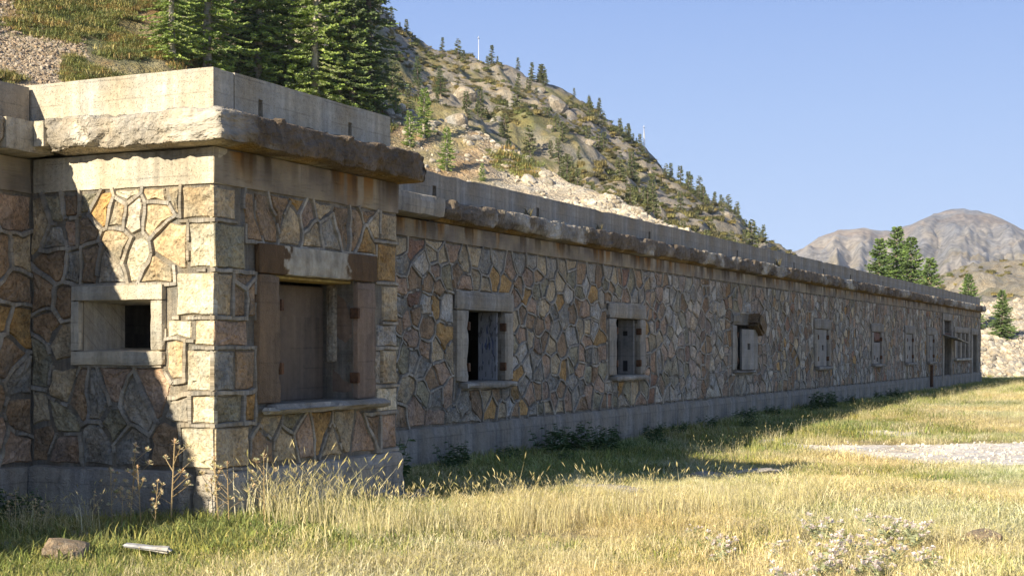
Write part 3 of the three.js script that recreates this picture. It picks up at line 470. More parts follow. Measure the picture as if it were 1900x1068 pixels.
/* embrasure in the sunlit side of the corner block */
{
  const [a, b, c, d] = leftRect, o = KX - .07, w = (u0, u1, v0, v1, sd) => wornBox(KX - .07, KX + .015, v0, v1, u0, u1, .003, .08, .012, sd);
  const win = mesh('embrasure', mergeGeometries([w(a, b, 2.13, d, 3), w(a, b, c, 1.63, 4), w(a, -10.22, 1.63, 2.13, 5), w(-9.32, b, 1.63, 2.13, 6)]), conc, fort);
  const g = new GB(), O = [[KX + .01, 1.63, -10.22], [KX + .01, 1.63, -9.32], [KX + .01, 2.13, -9.32], [KX + .01, 2.13, -10.22]], N = [[KX + .5, 1.66, -10.11], [KX + .5, 1.66, -9.71], [KX + .5, 2.1, -9.71], [KX + .5, 2.1, -10.11]];
  for (let i = 0; i < 4; i++) { const j = (i + 1) % 4, uv = (p) => [p[0] + p[2], p[1] + p[0]]; g.quad(O[j], O[i], N[i], N[j], null, uv(O[j]), uv(O[i]), uv(N[i]), uv(N[j])); }
  mesh('splayed_reveal', g.geo(), conc, win); mesh('jamb', box(KX + .42, KX + .55, 1.6, 2.2, -9.72, -9.6), rustMat, win);
}
/* large loophole in the front of the corner block */
{
  const z0 = KZ - .01, z1 = KZ + .075, win = mesh('window', wornBox(12.06, 14.36, 2.41, 2.715, z0, z1, .004, .09, .014, 21), (() => { const t = dataTex(512, 128, (u, v) => { const n = pfa(u, v, 24, 3, 5, 7) - .5, e = sst(.20, .235, u + .16 * n) * (1 - sst(.70, .74, u + .18 * n)) * (.75 + .5 * pfa(u, v, 32, 4, 4, 71)), st = pfa(u, v, 40, .8, 3, 3) - .5, c = mixc([.36, .275, .18], [.64, .61, .56], e); return c.map((x, k) => x * (1 + .3 * n + .3 * st) * (k === 2 ? .97 : 1)); }); t.repeat.set(1 / 2.3, 1 / .305); t.offset.set(-12.06 / 2.3, -2.41 / .305); return std({ map: t, bumpMap: concBmp, bumpScale: .008 }); })(), fort);
  mesh('jamb', wornBox(12.06, 12.45, 1.09, 2.41, KZ - .35, z1, .004, .09, .02, 22), concBrown, win);
  mesh('jamb', wornBox(13.95, 14.36, 1.09, 2.41, KZ - .35, z1 - .01, .004, .09, .02, 23), std({ color: RGB(.30, .215, .15), map: concMap, bumpMap: concBmp, bumpScale: .012 }), win);
  mesh('sill', wornBox(12.2, 14.5, .985, 1.085, KZ - .35, KZ + .2, .008, .08, .05, 24), concGrey, win);
  mesh('lintel_soffit', box(12.46, 13.94, 2.375, 2.408, KZ - .34, KZ - .02), std({ color: RGB(.46, .33, .10), map: concMap }), win);
  mesh('shutter', box(13.03, 13.93, 1.09, 2.345, KZ - .42, KZ - .38), steelBrown, win);
  const pb = wornBox(13.915, 13.947, 1.5, 2.37, KZ - .34, KZ - .2, .008, .05, .02, 25), pg = mesh('plaster_patch', pb, std({ color: RGB(.52, .45, .33), map: stoneMapS, bumpMap: stoneBumpS, bumpScale: .02 }), win);
  for (const [x, y] of [[12.455, 2.1], [12.455, 1.45], [13.945, 2.05], [13.945, 1.33]]) mesh('hinge', box(x - .025, x + .025, y - .06, y + .06, KZ - .03, KZ + .085), rustMat, win);
  mesh('bracket', box(12.45, 13.03, 1.66, 1.74, KZ - .42, KZ - .40), concGrey, win);
  const chunk = mesh('broken_sill_piece', wornBox(12.08, 12.36, .99, 1.06, KZ + .02, KZ + .19, .02, .05, .05, 27), conc, win);
}
/* windows of the long front */
const blueTex = dataTex(256, 512, (u, v) => { const n = pf(u, v, 8, 5, 2) - .5, s = sst(.55, .62, pf(u, v * .6, 10, 4, 31)) * sst(.12, .3, u) * (1 - sst(.75, .9, u)) * sst(.12, .22, v) * (1 - sst(.72, .86, v)), k = sst(.62, .68, pf(u, v, 12, 3, 51)); let c = mixc([.60, .60, .60], [.30, .33, .47], s * .8); c = mixc(c, [.22, .21, .20], k * .5); return c.map((x) => x * (1 + .35 * n)); });
const frameDark = std({ color: RGB(.38, .34, .275), map: concMap, bumpMap: concBmp, bumpScale: .015 });
winRects.forEach((r, i) => {
  const [x0, x1, y0, y1] = r, a = x0 + .41, b = x0 + 1.76, z0 = LZ - .01, z1 = LZ + .085, broken = i === 2, m = i < 2 ? concGrey : frameDark;
  const win = broken ? mesh('window', wornBox(x0, x0 + .75, 2.28, y1, z0, z1, .02, .07, .09, 50), m, fort) : mesh('window', wornBox(x0, x1, 2.275, y1, z0, z1, .004, .1, .02, 30 + i), m, fort);
  mesh('jamb', wornBox(x0, a, 1.12, 2.275, LZ - .4, z1, .005, .1, .025, 40 + i), m, win);
  mesh('jamb', wornBox(b, x1 - (broken ? .12 : 0), 1.12, broken ? 2.0 : 2.275, LZ - .4, z1 - .004, broken ? .03 : .005, .1, broken ? .1 : .025, 60 + i), m, win);
  mesh('sill', wornBox(x0 + .2, x1 - (broken ? .25 : .02), 1.01, 1.118, LZ - .4, LZ + .17, broken ? .025 : .006, .09, broken ? .07 : .02, 70 + i), m, win);
  for (const hy of [1.36, 2.02]) { mesh('hinge', box(a - .02, a + .03, hy - .07, hy + .07, LZ - .02, LZ + .094), rustMat, win); mesh('hinge', box(b - .03, b + .02, hy - .07, hy + .07, LZ - .02, LZ + .094), rustMat, win); }
  if (i === 0) {
    const sh = box(b - .05, b - .012, 1.125, 2.27, LZ - .42, LZ - .06), p = sh.attributes.position, uv = sh.attributes.uv; for (let k = 0; k < p.count; k++) uv.setXY(k, (p.getZ(k) - (LZ - .42)) / .36, (p.getY(k) - 1.125) / 1.145);
    mesh('shutter', sh, std({ map: blueTex, roughness: .75 }), win); mesh('inner_panel', box(a + .55, b - .02, 1.0, 2.4, LZ - 1.0, LZ - .96), std({ color: RGB(.33, .31, .29), map: concMap }), win); mesh('frame_post', box(a + .46, a + .56, .9, 2.5, LZ - .9, LZ - .84), rustMat, win);
  } else if (i === 1) {
    mesh('shutter', box(b - .05, b - .012, 1.125, 2.27, LZ - .42, LZ - .06), std({ color: RGB(.40, .38, .34), map: concMap, roughness: .75 }), win); mesh('inner_panel', box(a + .2, b - .3, .9, 2.5, LZ - .8, LZ - .76), std({ color: RGB(.30, .24, .16), map: stoneMapS }), win); for (const [y, h] of [[1.98, .1], [1.3, .22]]) mesh('bullet_hole', box(b - .056, b - .051, y - h / 2, y + h / 2, LZ - .3, LZ - .2), blackHole, win);
  } else if (broken) {
    const s = new THREE.Shape(rectPts(a + .12, b + .22, 1.13, 2.16).map((q) => new THREE.Vector2(...q))); s.holes.push(new THREE.Path(rectPts(a + .62, a + .86, 1.64, 1.8).map((q) => new THREE.Vector2(...q)))); const g = boxUV(new THREE.ExtrudeGeometry(s, { depth: .05, bevelEnabled: false })); g.translate(0, 0, LZ + .1); mesh('shutter', g, steel, win);
    const ch = wornBox(-.34, .34, -.2, .2, -.2, .22, .06, .07, .12, 80); ch.rotateZ(-.5); ch.translate(b + .13, 2.3, LZ + .12); mesh('broken_lintel_chunk', ch, std({ color: RGB(.30, .20, .10), map: stoneMapS, bumpMap: stoneBumpS, bumpScale: .03 }), win);
  } else {
    const half = i === 4, s = new THREE.Shape(rectPts(a + (i === 6 ? .5 : .22), b - .01, 1.13, half ? 1.9 : 2.26).map((q) => new THREE.Vector2(...q)));
    s.holes.push(new THREE.Path(rectPts(a + .72, a + .95, half ? 1.2 : 1.62, half ? 1.35 : 1.78).map((q) => new THREE.Vector2(...q))));
    const g = boxUV(new THREE.ExtrudeGeometry(s, { depth: .04, bevelEnabled: false })); g.translate(0, 0, LZ - .03); mesh('shutter', g, steel, win);
    if (half) mesh('brick_infill', wornBox(a, b, 1.95, 2.27, LZ - .2, LZ + .01, .01, .08, .03, 90), std({ color: RGB(.30, .15, .10), map: stoneMapS }), win);
  }
});
{ // door with tilted canopy, wide window and last doorway at the far end
  const door = mesh('door_frame', wornBox(67.8, 70.6, 2.98, 3.3, LZ - .01, LZ + .1, .005, .2, .02, 101), frameDark, fort);
  mesh('jamb', wornBox(67.8, 68.2, 0, 2.98, LZ - .4, LZ + .1, .005, .2, .02, 102), concGrey, door); mesh('jamb', wornBox(70.2, 70.6, 0, 2.98, LZ - .4, LZ + .1, .005, .2, .02, 103), frameDark, door);
  mesh('transom', box(68.2, 70.2, 2.3, 2.42, LZ - .2, LZ + .05), rustMat, door); mesh('door_leaf', box(69.2, 70.2, .02, 2.3, LZ - .3, LZ - .25), steelBrown, door); mesh('fanlight_panel', box(68.9, 70.2, 2.42, 2.97, LZ - .3, LZ - .26), rustMat, door);
  const cn = box(67.9, 71.4, -.03, .03, 0, .75); cn.rotateX(.25); cn.rotateZ(-.06); cn.translate(4.2 * 0, 2.3 + 4.1, LZ + .02); mesh('canopy', cn, steel, door);
  const w = mesh('window', wornBox(71.3, 76.2, 2.45, 2.72, LZ - .01, LZ + .1, .005, .2, .02, 104), concGrey, fort);
  for (const x of [71.3, 73.1, 74.5, 75.8]) mesh('mullion', wornBox(x, x + .4, 1.22, 2.45, LZ - .3, LZ + .09, .004, .2, .02, 105 + x), concGrey, w); mesh('sill', wornBox(71.2, 76.3, 1.1, 1.218, LZ - .3, LZ + .2, .005, .2, .02, 106), conc, w); mesh('shutter', box(71.7, 73.1, 1.23, 2.44, LZ - .1, LZ - .06), steel, w);
  const d2 = mesh('door_frame', wornBox(76.9, 79.4, 2.4, 2.7, LZ - .01, LZ + .1, .005, .2, .02, 107), concGrey, fort); mesh('jamb', wornBox(76.9, 77.3, 0, 2.4, LZ - .3, LZ + .09, .004, .2, .02, 108), concGrey, d2); mesh('jamb', wornBox(79, 79.4, 0, 2.4, LZ - .3, LZ + .09, .004, .2, .02, 109), concGrey, d2); mesh('door_leaf', box(77.6, 79, .02, 2.3, LZ - .2, LZ - .15), steel, d2);
  mesh('downpipe', boxUV(new THREE.CylinderGeometry(.07, .07, .95, 10).translate(64.3, .5, LZ + .16)), rustMat, fort);
}

/* ---------- conifers ---------- */
const barkMat = std({ color: RGB(.24, .19, .15), map: rep(stoneTex, 1, .4), bumpMap: rep(stoneBump, 2, .6), bumpScale: .03 }), paleBark = std({ color: RGB(.52, .46, .38), map: rep(stoneTex, 1, .4), bumpMap: rep(stoneBump, 2, .6), bumpScale: .03 });
const leafMat = new THREE.MeshPhysicalMaterial({ vertexColors: true, roughness: .85, transmission: .42, thickness: 0, side: THREE.DoubleSide });
function conifer(name, H, rad, cols, seed, dens, bareTo, bark, spraySize, droop) {
  const R = rng(seed), g = groupAt(name, 0, 0, 0), lean = (R() - .5) * .05;
  const tr = new GB(), rt = H * .016 + .05, N = 9, ax = (y) => [lean * y * y / H + .06 * Math.sin(y * .7 + seed), .05 * Math.sin(y * .5 + seed * 2)];
  for (let i = 0; i < 14; i++) for (let k = 0; k < N; k++) { const P = (ii, kk) => { const y = ii / 14 * H - .4 * (ii === 0), a = kk / N * 6.283, r = rt * Math.pow(1 - ii / 14, .8) * (ii === 0 ? 1.5 : 1) + .008, c = ax(Math.max(0, y)); return [c[0] + Math.cos(a) * r, y, c[1] + Math.sin(a) * r]; }; tr.quad(P(i, k + 1), P(i, k), P(i + 1, k), P(i + 1, k + 1), null, [k * .1, i], [k * .1, i], [k * .1, i + 1], [k * .1, i + 1]); }
  const cr = new GB(), levels = Math.round(dens * H);
  for (let l = 0; l < levels; l++) {
    const f = bareTo + (1 - bareTo) * (l + R()) / levels, y = f * H, c = ax(y), prof = Math.pow(1 - (f - bareTo) / (1 - bareTo), .82) * (.35 + .65 * sst(bareTo - .02, bareTo + .16, f)), nb = 3 + Math.floor(R() * 3);
    for (let b = 0; b < nb; b++) {
      const az = R() * 6.283, L = rad * prof * (.55 + .6 * R()) + .12, up = lerp(-.25 - droop, .55, f * f) + (R() - .5) * .3, ca = Math.cos(az), sa = Math.sin(az), pt = (s) => [c[0] + ca * L * s, y + L * (up * s - droop * .7 * s * s + .22 * s * s * s), c[1] + sa * L * s];
      // branch
      const bt = pt(.8), th = .012 + .012 * L; tr.tri([c[0] - sa * th, y, c[1] + ca * th], [c[0] + sa * th, y, c[1] - ca * th], bt); tr.tri([c[0], y + th, c[1]], [c[0], y - th, c[1]], bt);
      const ns = Math.max(3, Math.round(L / spraySize * 2.6)), tone = .7 + .6 * R();
      for (let s = 0; s < ns; s++) for (const sd of [-1, 1, 0]) {
        const t = .12 + .9 * (s + R() * .8) / ns, p = pt(t), l2 = spraySize * (.7 + .7 * R()) * (1 - .35 * t), spread = sd * (.6 + .5 * R()), dx = ca * Math.cos(spread) - sa * Math.sin(spread), dz = sa * Math.cos(spread) + ca * Math.sin(spread), dy = (R() - .6) * .7 - droop * .4, w = l2 * (.16 + .12 * R()), q = R() * 3.14, wx = -dz * Math.cos(q) * w, wz = dx * Math.cos(q) * w, wy = Math.sin(q) * w;
        const tip = [p[0] + dx * l2, p[1] + dy * l2, p[2] + dz * l2], mid = [lerp(p[0], tip[0], .5), lerp(p[1], tip[1], .5) + .04 * l2, lerp(p[2], tip[2], .5)], k = R(), cc = mixc(cols[0], cols[1], k), m = tone * (.75 + .5 * R()), col = [cc[0] * m, cc[1] * m, cc[2] * m];
        cr.tri(p, [mid[0] + wx, mid[1] + wy, mid[2] + wz], tip, col); cr.tri(p, tip, [mid[0] - wx, mid[1] - wy, mid[2] - wz], col);
      }
    }
  }
  mesh('trunk', tr.geo(), bark, g); mesh('crown', cr.geo(), leafMat, g); return g;
}
const larchCol = [[.16, .25, .04], [.33, .42, .075]], pineCol = [[.07, .12, .03], [.15, .21, .05]], youngCol = [[.17, .28, .04], [.29, .39, .065]], hillPine = [[.10, .135, .045], [.20, .22, .07]];
const P0 = {
  larchA: conifer('larch_tree', 17, 3.6, larchCol, 3, 5.2, .0, paleBark, .40, .12), larchB: conifer('larch_tree', 16, 3.2, [[.18, .27, .045], [.36, .44, .08]], 14, 5.0, .01, paleBark, .40, .16),
  pineA: conifer('spruce_tree', 15, 2.4, pineCol, 25, 5.2, .02, barkMat, .40, .14), small: conifer('young_spruce', 5, 1.15, pineCol, 36, 8, .05, barkMat, .22, .1), young: conifer('young_larch', 3.4, .85, youngCol, 47, 10, .04, paleBark, .17, .06),
  hill: conifer('hill_conifer', 4, .95, hillPine, 58, 6, .03, barkMat, .3, .1), hill2: conifer('hill_conifer', 3.4, 1.15, [[.12, .15, .045], [.23, .24, .075]], 69, 6, .02, barkMat, .32, .08), far: conifer('valley_conifer', 6, 2.1, [[.09, .17, .03], [.18, .27, .05]], 70, 11, .0, barkMat, .30, .1),
};
const fresh = new Set(Object.values(P0));
function plant(src, px, t, H0, hWant, label, category, group, turn) {
  const [x, z] = at(px, t), y = hillY(px, t) - .08, s = hWant / H0; let o;
  if (fresh.has(src)) { fresh.delete(src); o = src; o.position.set(x, y, z); o.rotation.y = turn; o.scale.setScalar(s); tag(o, label, category, group); if (label) o.userData.label = label; } else { o = cloneThing(src, x, y, z, turn, s, label, group); o.userData.category = category; if (!group) delete o.userData.group; }
  return o;
}
const big = [['larchB', 318, tFor(318, 118), 12, 'pale green larch at the left edge of the tree group behind the corner block'], ['larchA', 385, tFor(385, 140), 16, 'tall larch behind the peak of the corner block parapet'], ['pineA', 440, tFor(440, 150), 15, 'dark spruce second behind the corner block parapet'], ['larchB', 480, tFor(480, 172), 15, 'slender larch just right of the corner block peak'], ['larchA', 540, tFor(540, 188), 17, 'bright green larch with a pale bare trunk behind the parapet'], ['larchB', 585, tFor(585, 208), 16, 'larch with thick pale trunk foot nearest to the parapet'], ['larchB', 352, tFor(352, 100), 15, 'pale larch standing behind the leftmost larch of the group'], ['larchA', 512, tFor(512, 160), 16, 'larch deep in the middle of the tall tree group'], ['larchA', 628, tFor(628, 216), 16, 'bright larch near the right side of the tree group'], ['pineA', 655, tFor(655, 226), 15, 'dark spruce in the right part of the tall tree group'], ['pineA', 683, tFor(683, 222), 17, 'tallest dark spruce at the right edge of the tree group']];
for (const [k, px, t, h, l] of big) plant(P0[k], px, t, { larchA: 17, larchB: 16, pineA: 15 }[k], h, l, 'tree', 'tall conifers behind the corner block', px * .37);
plant(P0.small, 775, tFor(775, 160), 5, 5.0, 'dark pointed young spruce on the slope right of the tree group', 'tree', null, 1); plant(P0.small, 817, tFor(817, 182), 5, 4.9, 'dark bushy spruce standing against the rocky hillside', 'tree', null, 2.4);
plant(P0.young, 786, tFor(786, 258), 3.4, 3.6, 'slim light green young larch above the broken cornice end', 'tree', null, .4); plant(P0.young, 828, tFor(828, 318), 3.4, 3.0, 'light green young larch just above the long parapet', 'tree', null, 1.9); plant(P0.young, 760, tFor(760, 275), 3.4, 2.6, 'small light green larch close to the cornice end', 'tree', null, 3.1); plant(P0.young, 895, tFor(895, 338), 3.4, 1.3, 'tiny larch seedling above the parapet beside the scree', 'tree', null, 4); plant(P0.young, 735, tFor(735, 215), 3.4, 2.0, 'small green larch at the foot of the dark spruces', 'tree', null, 5);
for (const [px, t, h, l] of [[1632, 118, 442, 'pointed leftmost conifer above the far end of the parapet'], [1664, 122, 420, 'tallest conifer of the clump above the far parapet'], [1690, 118, 440, 'broad bright conifer in the clump above the far parapet'], [1726, 112, 478, 'small rounded conifer right of the clump above the parapet'], [1797, 110, 508, 'little bush-like conifer beside the far cornice end'], [1861, 104, 537, 'lone conifer on the pale scree beyond the building end']]) { plant(P0.far, px, t, 6, hOf(h, t) - hillY(px, t), l, 'tree', null, px); }
{ // scattered conifers of the rocky ridge
  const R = rng(404); let n = 0;
  while (n < 230) {
    const px = 640 + R() * 790, tN = interp(NC, px, 1), tM = interp(MR, px, 1), f = R() < .2 ? .88 + .11 * R() : R(), t = lerp(tN * 1.12, tM * .995, f), [x, z] = at(px, t);
    if (fbm(x * .03, z * .03, 171, 3) < .36 + .12 * R() && n > 10) continue; if (px < 900 && R() < .4) continue;
    plant(n % 3 ? P0.hill : P0.hill2, px, t, n % 3 ? 4 : 3.4, (1.3 + 2.3 * R()) * (t / 230) * (f > .85 ? .85 : 1.35), n % 3 ? 'small dark conifer scattered on the rocky ridge behind the barracks' : 'low rounded conifer scattered on the rocky ridge behind the barracks', 'tree', n % 3 ? 'dark conifers on the ridge' : 'rounded conifers on the ridge', R() * 6); n++;
  }
}
/* ---------- scree, shrubs on the slope ---------- */
function rockGeo(seed, det = 1, flat = .7) { const g = new THREE.IcosahedronGeometry(1, det), p = g.attributes.position; for (let i = 0; i < p.count; i++) { const x = p.getX(i), y = p.getY(i), z = p.getZ(i); let k = .72 + .55 * fbm(x * 1.3 + seed, y * 1.3, z * 1.3 + seed, 2); for (let c = 0; c < 10; c++) { const a = hash3(c, seed, 1) * 6.28, b = hash3(c, seed, 2) * 2 - 1, q = Math.sqrt(1 - b * b), d = x * Math.cos(a) * q + y * b + z * Math.sin(a) * q; if (d * k > .56) k = .56 / d * .75 + k * .25; } p.setXYZ(i, x * k, y * k * flat, z * k); } return boxUV(g); }
const instMat = std({ color: RGB(1, 1, 1), map: stoneMapS }), V = (x, y, z) => new THREE.Vector3(x, y, z);
function scatter(name, geo, mat, list, label, cat, pal, seed) {
  const R = rng(seed), im = new THREE.InstancedMesh(geo, mat, list.length), m = new THREE.Matrix4(), q = new THREE.Quaternion(), e = new THREE.Euler(), c = new THREE.Color();
  list.forEach(([x, y, z, s, up, cf = 1, warm = 0], i) => { q.setFromEuler(up ? e.set((R() - .5) * .3, R() * 6.28, (R() - .5) * .3) : e.set(R() * .9, R() * 6.28, R() * .9)); m.compose(V(x, y, z), q, V(s * (.7 + .6 * R()), s * (.7 + .6 * R()), s * (.7 + .6 * R()))); im.setMatrixAt(i, m); const a = pal[Math.floor(R() * pal.length)], k = (.75 + .5 * R()) * cf; im.setColorAt(i, c.setRGB(a[0] * k * (1 + warm), a[1] * k, a[2] * k * (1 - warm))); });
  im.name = name; shade(im); scene.add(im); return stuff(im, label, cat);
}
{
  const R = rng(71), L = [[], [], []], bank = [];
  for (let i = 0; i < 34000; i++) {
    const right = i % 4 === 0, px = right ? 1780 + R() * 420 : 690 + R() * 720, [, t0, tN] = hillBase(px, 50), t = right ? lerp(t0 + 1, tN, R()) : lerp(t0 + 14, tN * 1.02, R()), [x, z] = at(px, t);
    const dens = right ? 1 : sst(.38, .5, fbm(x * .12, z * .12, 181, 3)) * sst(640, 860, px + 120 * (R() - .5)) + .12; if (R() > dens) continue;
    const s = .07 + .42 * R() ** 5 + (R() < .006 ? .4 : 0); L[i % 3].push([x, hillY(px, t) + s * .12, z, s * (right ? .85 : .9)]);
  }
  for (let i = 0; i < 4000; i++) { const px = -60 + R() * 220, t = 84 + R() * 14, [x, z] = at(px, t); if (fbm(x * .1, z * .1, 5, 2) < .45) continue; const s = .05 + .16 * R() ** 3; bank.push([x, hillY(px, t) + s * .1, z, s]); }
  scatter('gravel_bank', rockGeo(17, 1, .75), instMat, bank, 'brown gravel bank on the slope at the upper left', 'gravel', [[.46, .36, .25], [.38, .28, .18], [.52, .43, .32]], 555);
  L.forEach((l, i) => scatter(['scree', 'talus', 'rubble'][i], rockGeo(5 + i * 3, 1, .75), instMat, l, ['pale angular scree stones covering the slope behind the barracks', 'broken talus stones strewn over the slope behind the barracks', 'weathered rubble stones lying among the scree on the slope'][i], 'rocks', [[.64, .55, .41], [.71, .63, .49], [.54, .47, .36], [.46, .42, .35]], 500 + i));
  // far outcrops on the ridge
  const out = [rockGeo(31, 2, 1.0), rockGeo(37, 2, .8)], om = std({ color: RGB(.52, .455, .355), map: rep(stoneTex, .25), bumpMap: rep(stoneBump, .3), bumpScale: .2 }), R2 = rng(72);
  for (let i = 0; i < 46; i++) { const px = 830 + R2() * 590, tN = interp(NC, px, 1), tM = interp(MR, px, 1), t = lerp(tN * 1.12, tM * 1.0, R2()), [x, z] = at(px, t), s = (.9 + 2.2 * R2() ** 2) * t / 260; const o = mesh('rock_outcrop', out[i % 2], om); o.position.set(x, hillY(px, t) + s * .15, z); o.rotation.set(R2() * .5, R2() * 6, R2() * .5); o.scale.set(s, s * (.8 + .5 * R2()), s); tag(o, 'weathered rock outcrop among the conifers on the ridge', 'rock', 'rock outcrops on the ridge'); }
}
function tuftGeo(n, h, w, spread, seed, bend = .5, heads = 0) {
  const R = rng(seed), b = new GB();
  for (let i = 0; i < n; i++) {
    const a = R() * 6.283, r = spread * Math.sqrt(R()), x = Math.cos(a) * r, z = Math.sin(a) * r, d = R() * 6.283, H = h * (.5 + .7 * R()), l = H * bend * (.2 + R()), ww = w * (.7 + .6 * R()), px = -Math.sin(d) * ww, pz = Math.cos(d) * ww, tone = .75 + .5 * R(), col = [tone, tone, tone];
    const A = [x - px, 0, z - pz], B = [x + px, 0, z + pz], m = [x + Math.cos(d) * l * .3, H * .6, z + Math.sin(d) * l * .3], C = [m[0] - px * .7, m[1], m[2] - pz * .7], D = [m[0] + px * .7, m[1], m[2] + pz * .7], T = [x + Math.cos(d) * l, H * (1 - .12 * bend), z + Math.sin(d) * l];
    b.quad(A, B, D, C, col); b.tri(C, D, T, col);
    if (R() < heads) { const hl = h * .17, q = ww * 1.5, dx = Math.cos(d) * hl * .7, dz = Math.sin(d) * hl * .7; for (const s of [0, 1]) { const ox = s ? Math.cos(d) * q : -Math.sin(d) * q, oz = s ? Math.sin(d) * q : Math.cos(d) * q; b.tri(T, [T[0] + dx * .5 + ox, T[1] + hl * .45, T[2] + dz * .5 + oz], [T[0] + dx, T[1] + hl * .8, T[2] + dz], [1, .98, .9]); b.tri(T, [T[0] + dx, T[1] + hl * .8, T[2] + dz], [T[0] + dx * .5 - ox, T[1] + hl * .45, T[2] + dz * .5 - oz], [1, .98, .9]); } }
  }
  return b.geo();
}
const grassMat = new THREE.MeshPhysicalMaterial({ vertexColors: true, roughness: .8, transmission: .3, thickness: 0, side: THREE.DoubleSide });
{ // heath on the slope
  const R = rng(73), L = [];
  for (let i = 0; i < 26000; i++) { const px = i % 3 ? -160 + R() * 880 : -120 + R() * 1120, [, t0, tN] = hillBase(px, 50), t = lerp(Math.max(t0 + 30, 68), tN * 1.03, R()), [x, z] = at(px, t), d = fbm(x * .18, z * .18, 191, 3); if (d < .34 + .22 * sst(600, 800, px) + .3 * sst(760, 960, px) * (t < tN - 12 ? 1 : .3) || (px < 120 && t < 94 && d < .6)) continue; L.push([x, hillY(px, t) - .05, z, .5 + .9 * R(), 1]); }
  scatter('heath', tuftGeo(70, .3, .018, .5, 8, 1.5), grassMat, L, 'low heath and dry grass covering the slope behind the barracks', 'heath', [[.36, .32, .09], [.38, .26, .08], [.20, .23, .06], [.46, .39, .14], [.26, .28, .07], [.16, .19, .05]], 600);
}
{
  const R = rng(74), L = []; for (let i = 0; i < 6500; i++) { const px = 640 + R() * 800 + (i % 5 === 0 ? 760 : 0), tN = interp(NC, px, 1), tM = interp(MR, px, 1), t = lerp(tN * 1.1, tM, R()), [x, z] = at(px, t); if (fbm(x * .045, z * .045, 161, 3) < .46) continue; L.push([x, hillY(px, t) - .1, z, .5 + 1.2 * R() * R(), 1]); }
  scatter('scrub', tuftGeo(150, .62, .055, .6, 9, 1.3), grassMat, L, 'low dark scrub between the rocks of the ridge', 'scrub', [[.15, .17, .05], [.24, .22, .075], [.34, .28, .10], [.20, .18, .07]], 601);
}
/* poles on the ridge */
{
  const mast = (px, t, h, label) => { const [x, z] = at(px, t), y = hillY(px, t), g = groupAt('ridge_pole', x, y, z); const m = std({ color: RGB(.62, .62, .6), roughness: .6 }); mesh('pole', boxUV(new THREE.CylinderGeometry(.05, .09, h, 8).translate(0, h / 2 - .2, 0)), m, g); mesh('crossarm', box(-.55, .55, h - .75, h - .63, -.05, .05), m, g); tag(g, label, 'pole'); return g; };
  mast(888, 327, 5.6, 'thin pale pole on the skyline of the ridge');
  const g = mast(1195, 322, 6.2, 'pale pylon with leaning strut beside the dark cliff on the ridge'); mesh('strut', boxUV(new THREE.CylinderGeometry(.05, .08, 5.3, 8).rotateZ(.13).translate(.55, 2.4, 0)), std({ color: RGB(.6, .6, .58) }), g);
}

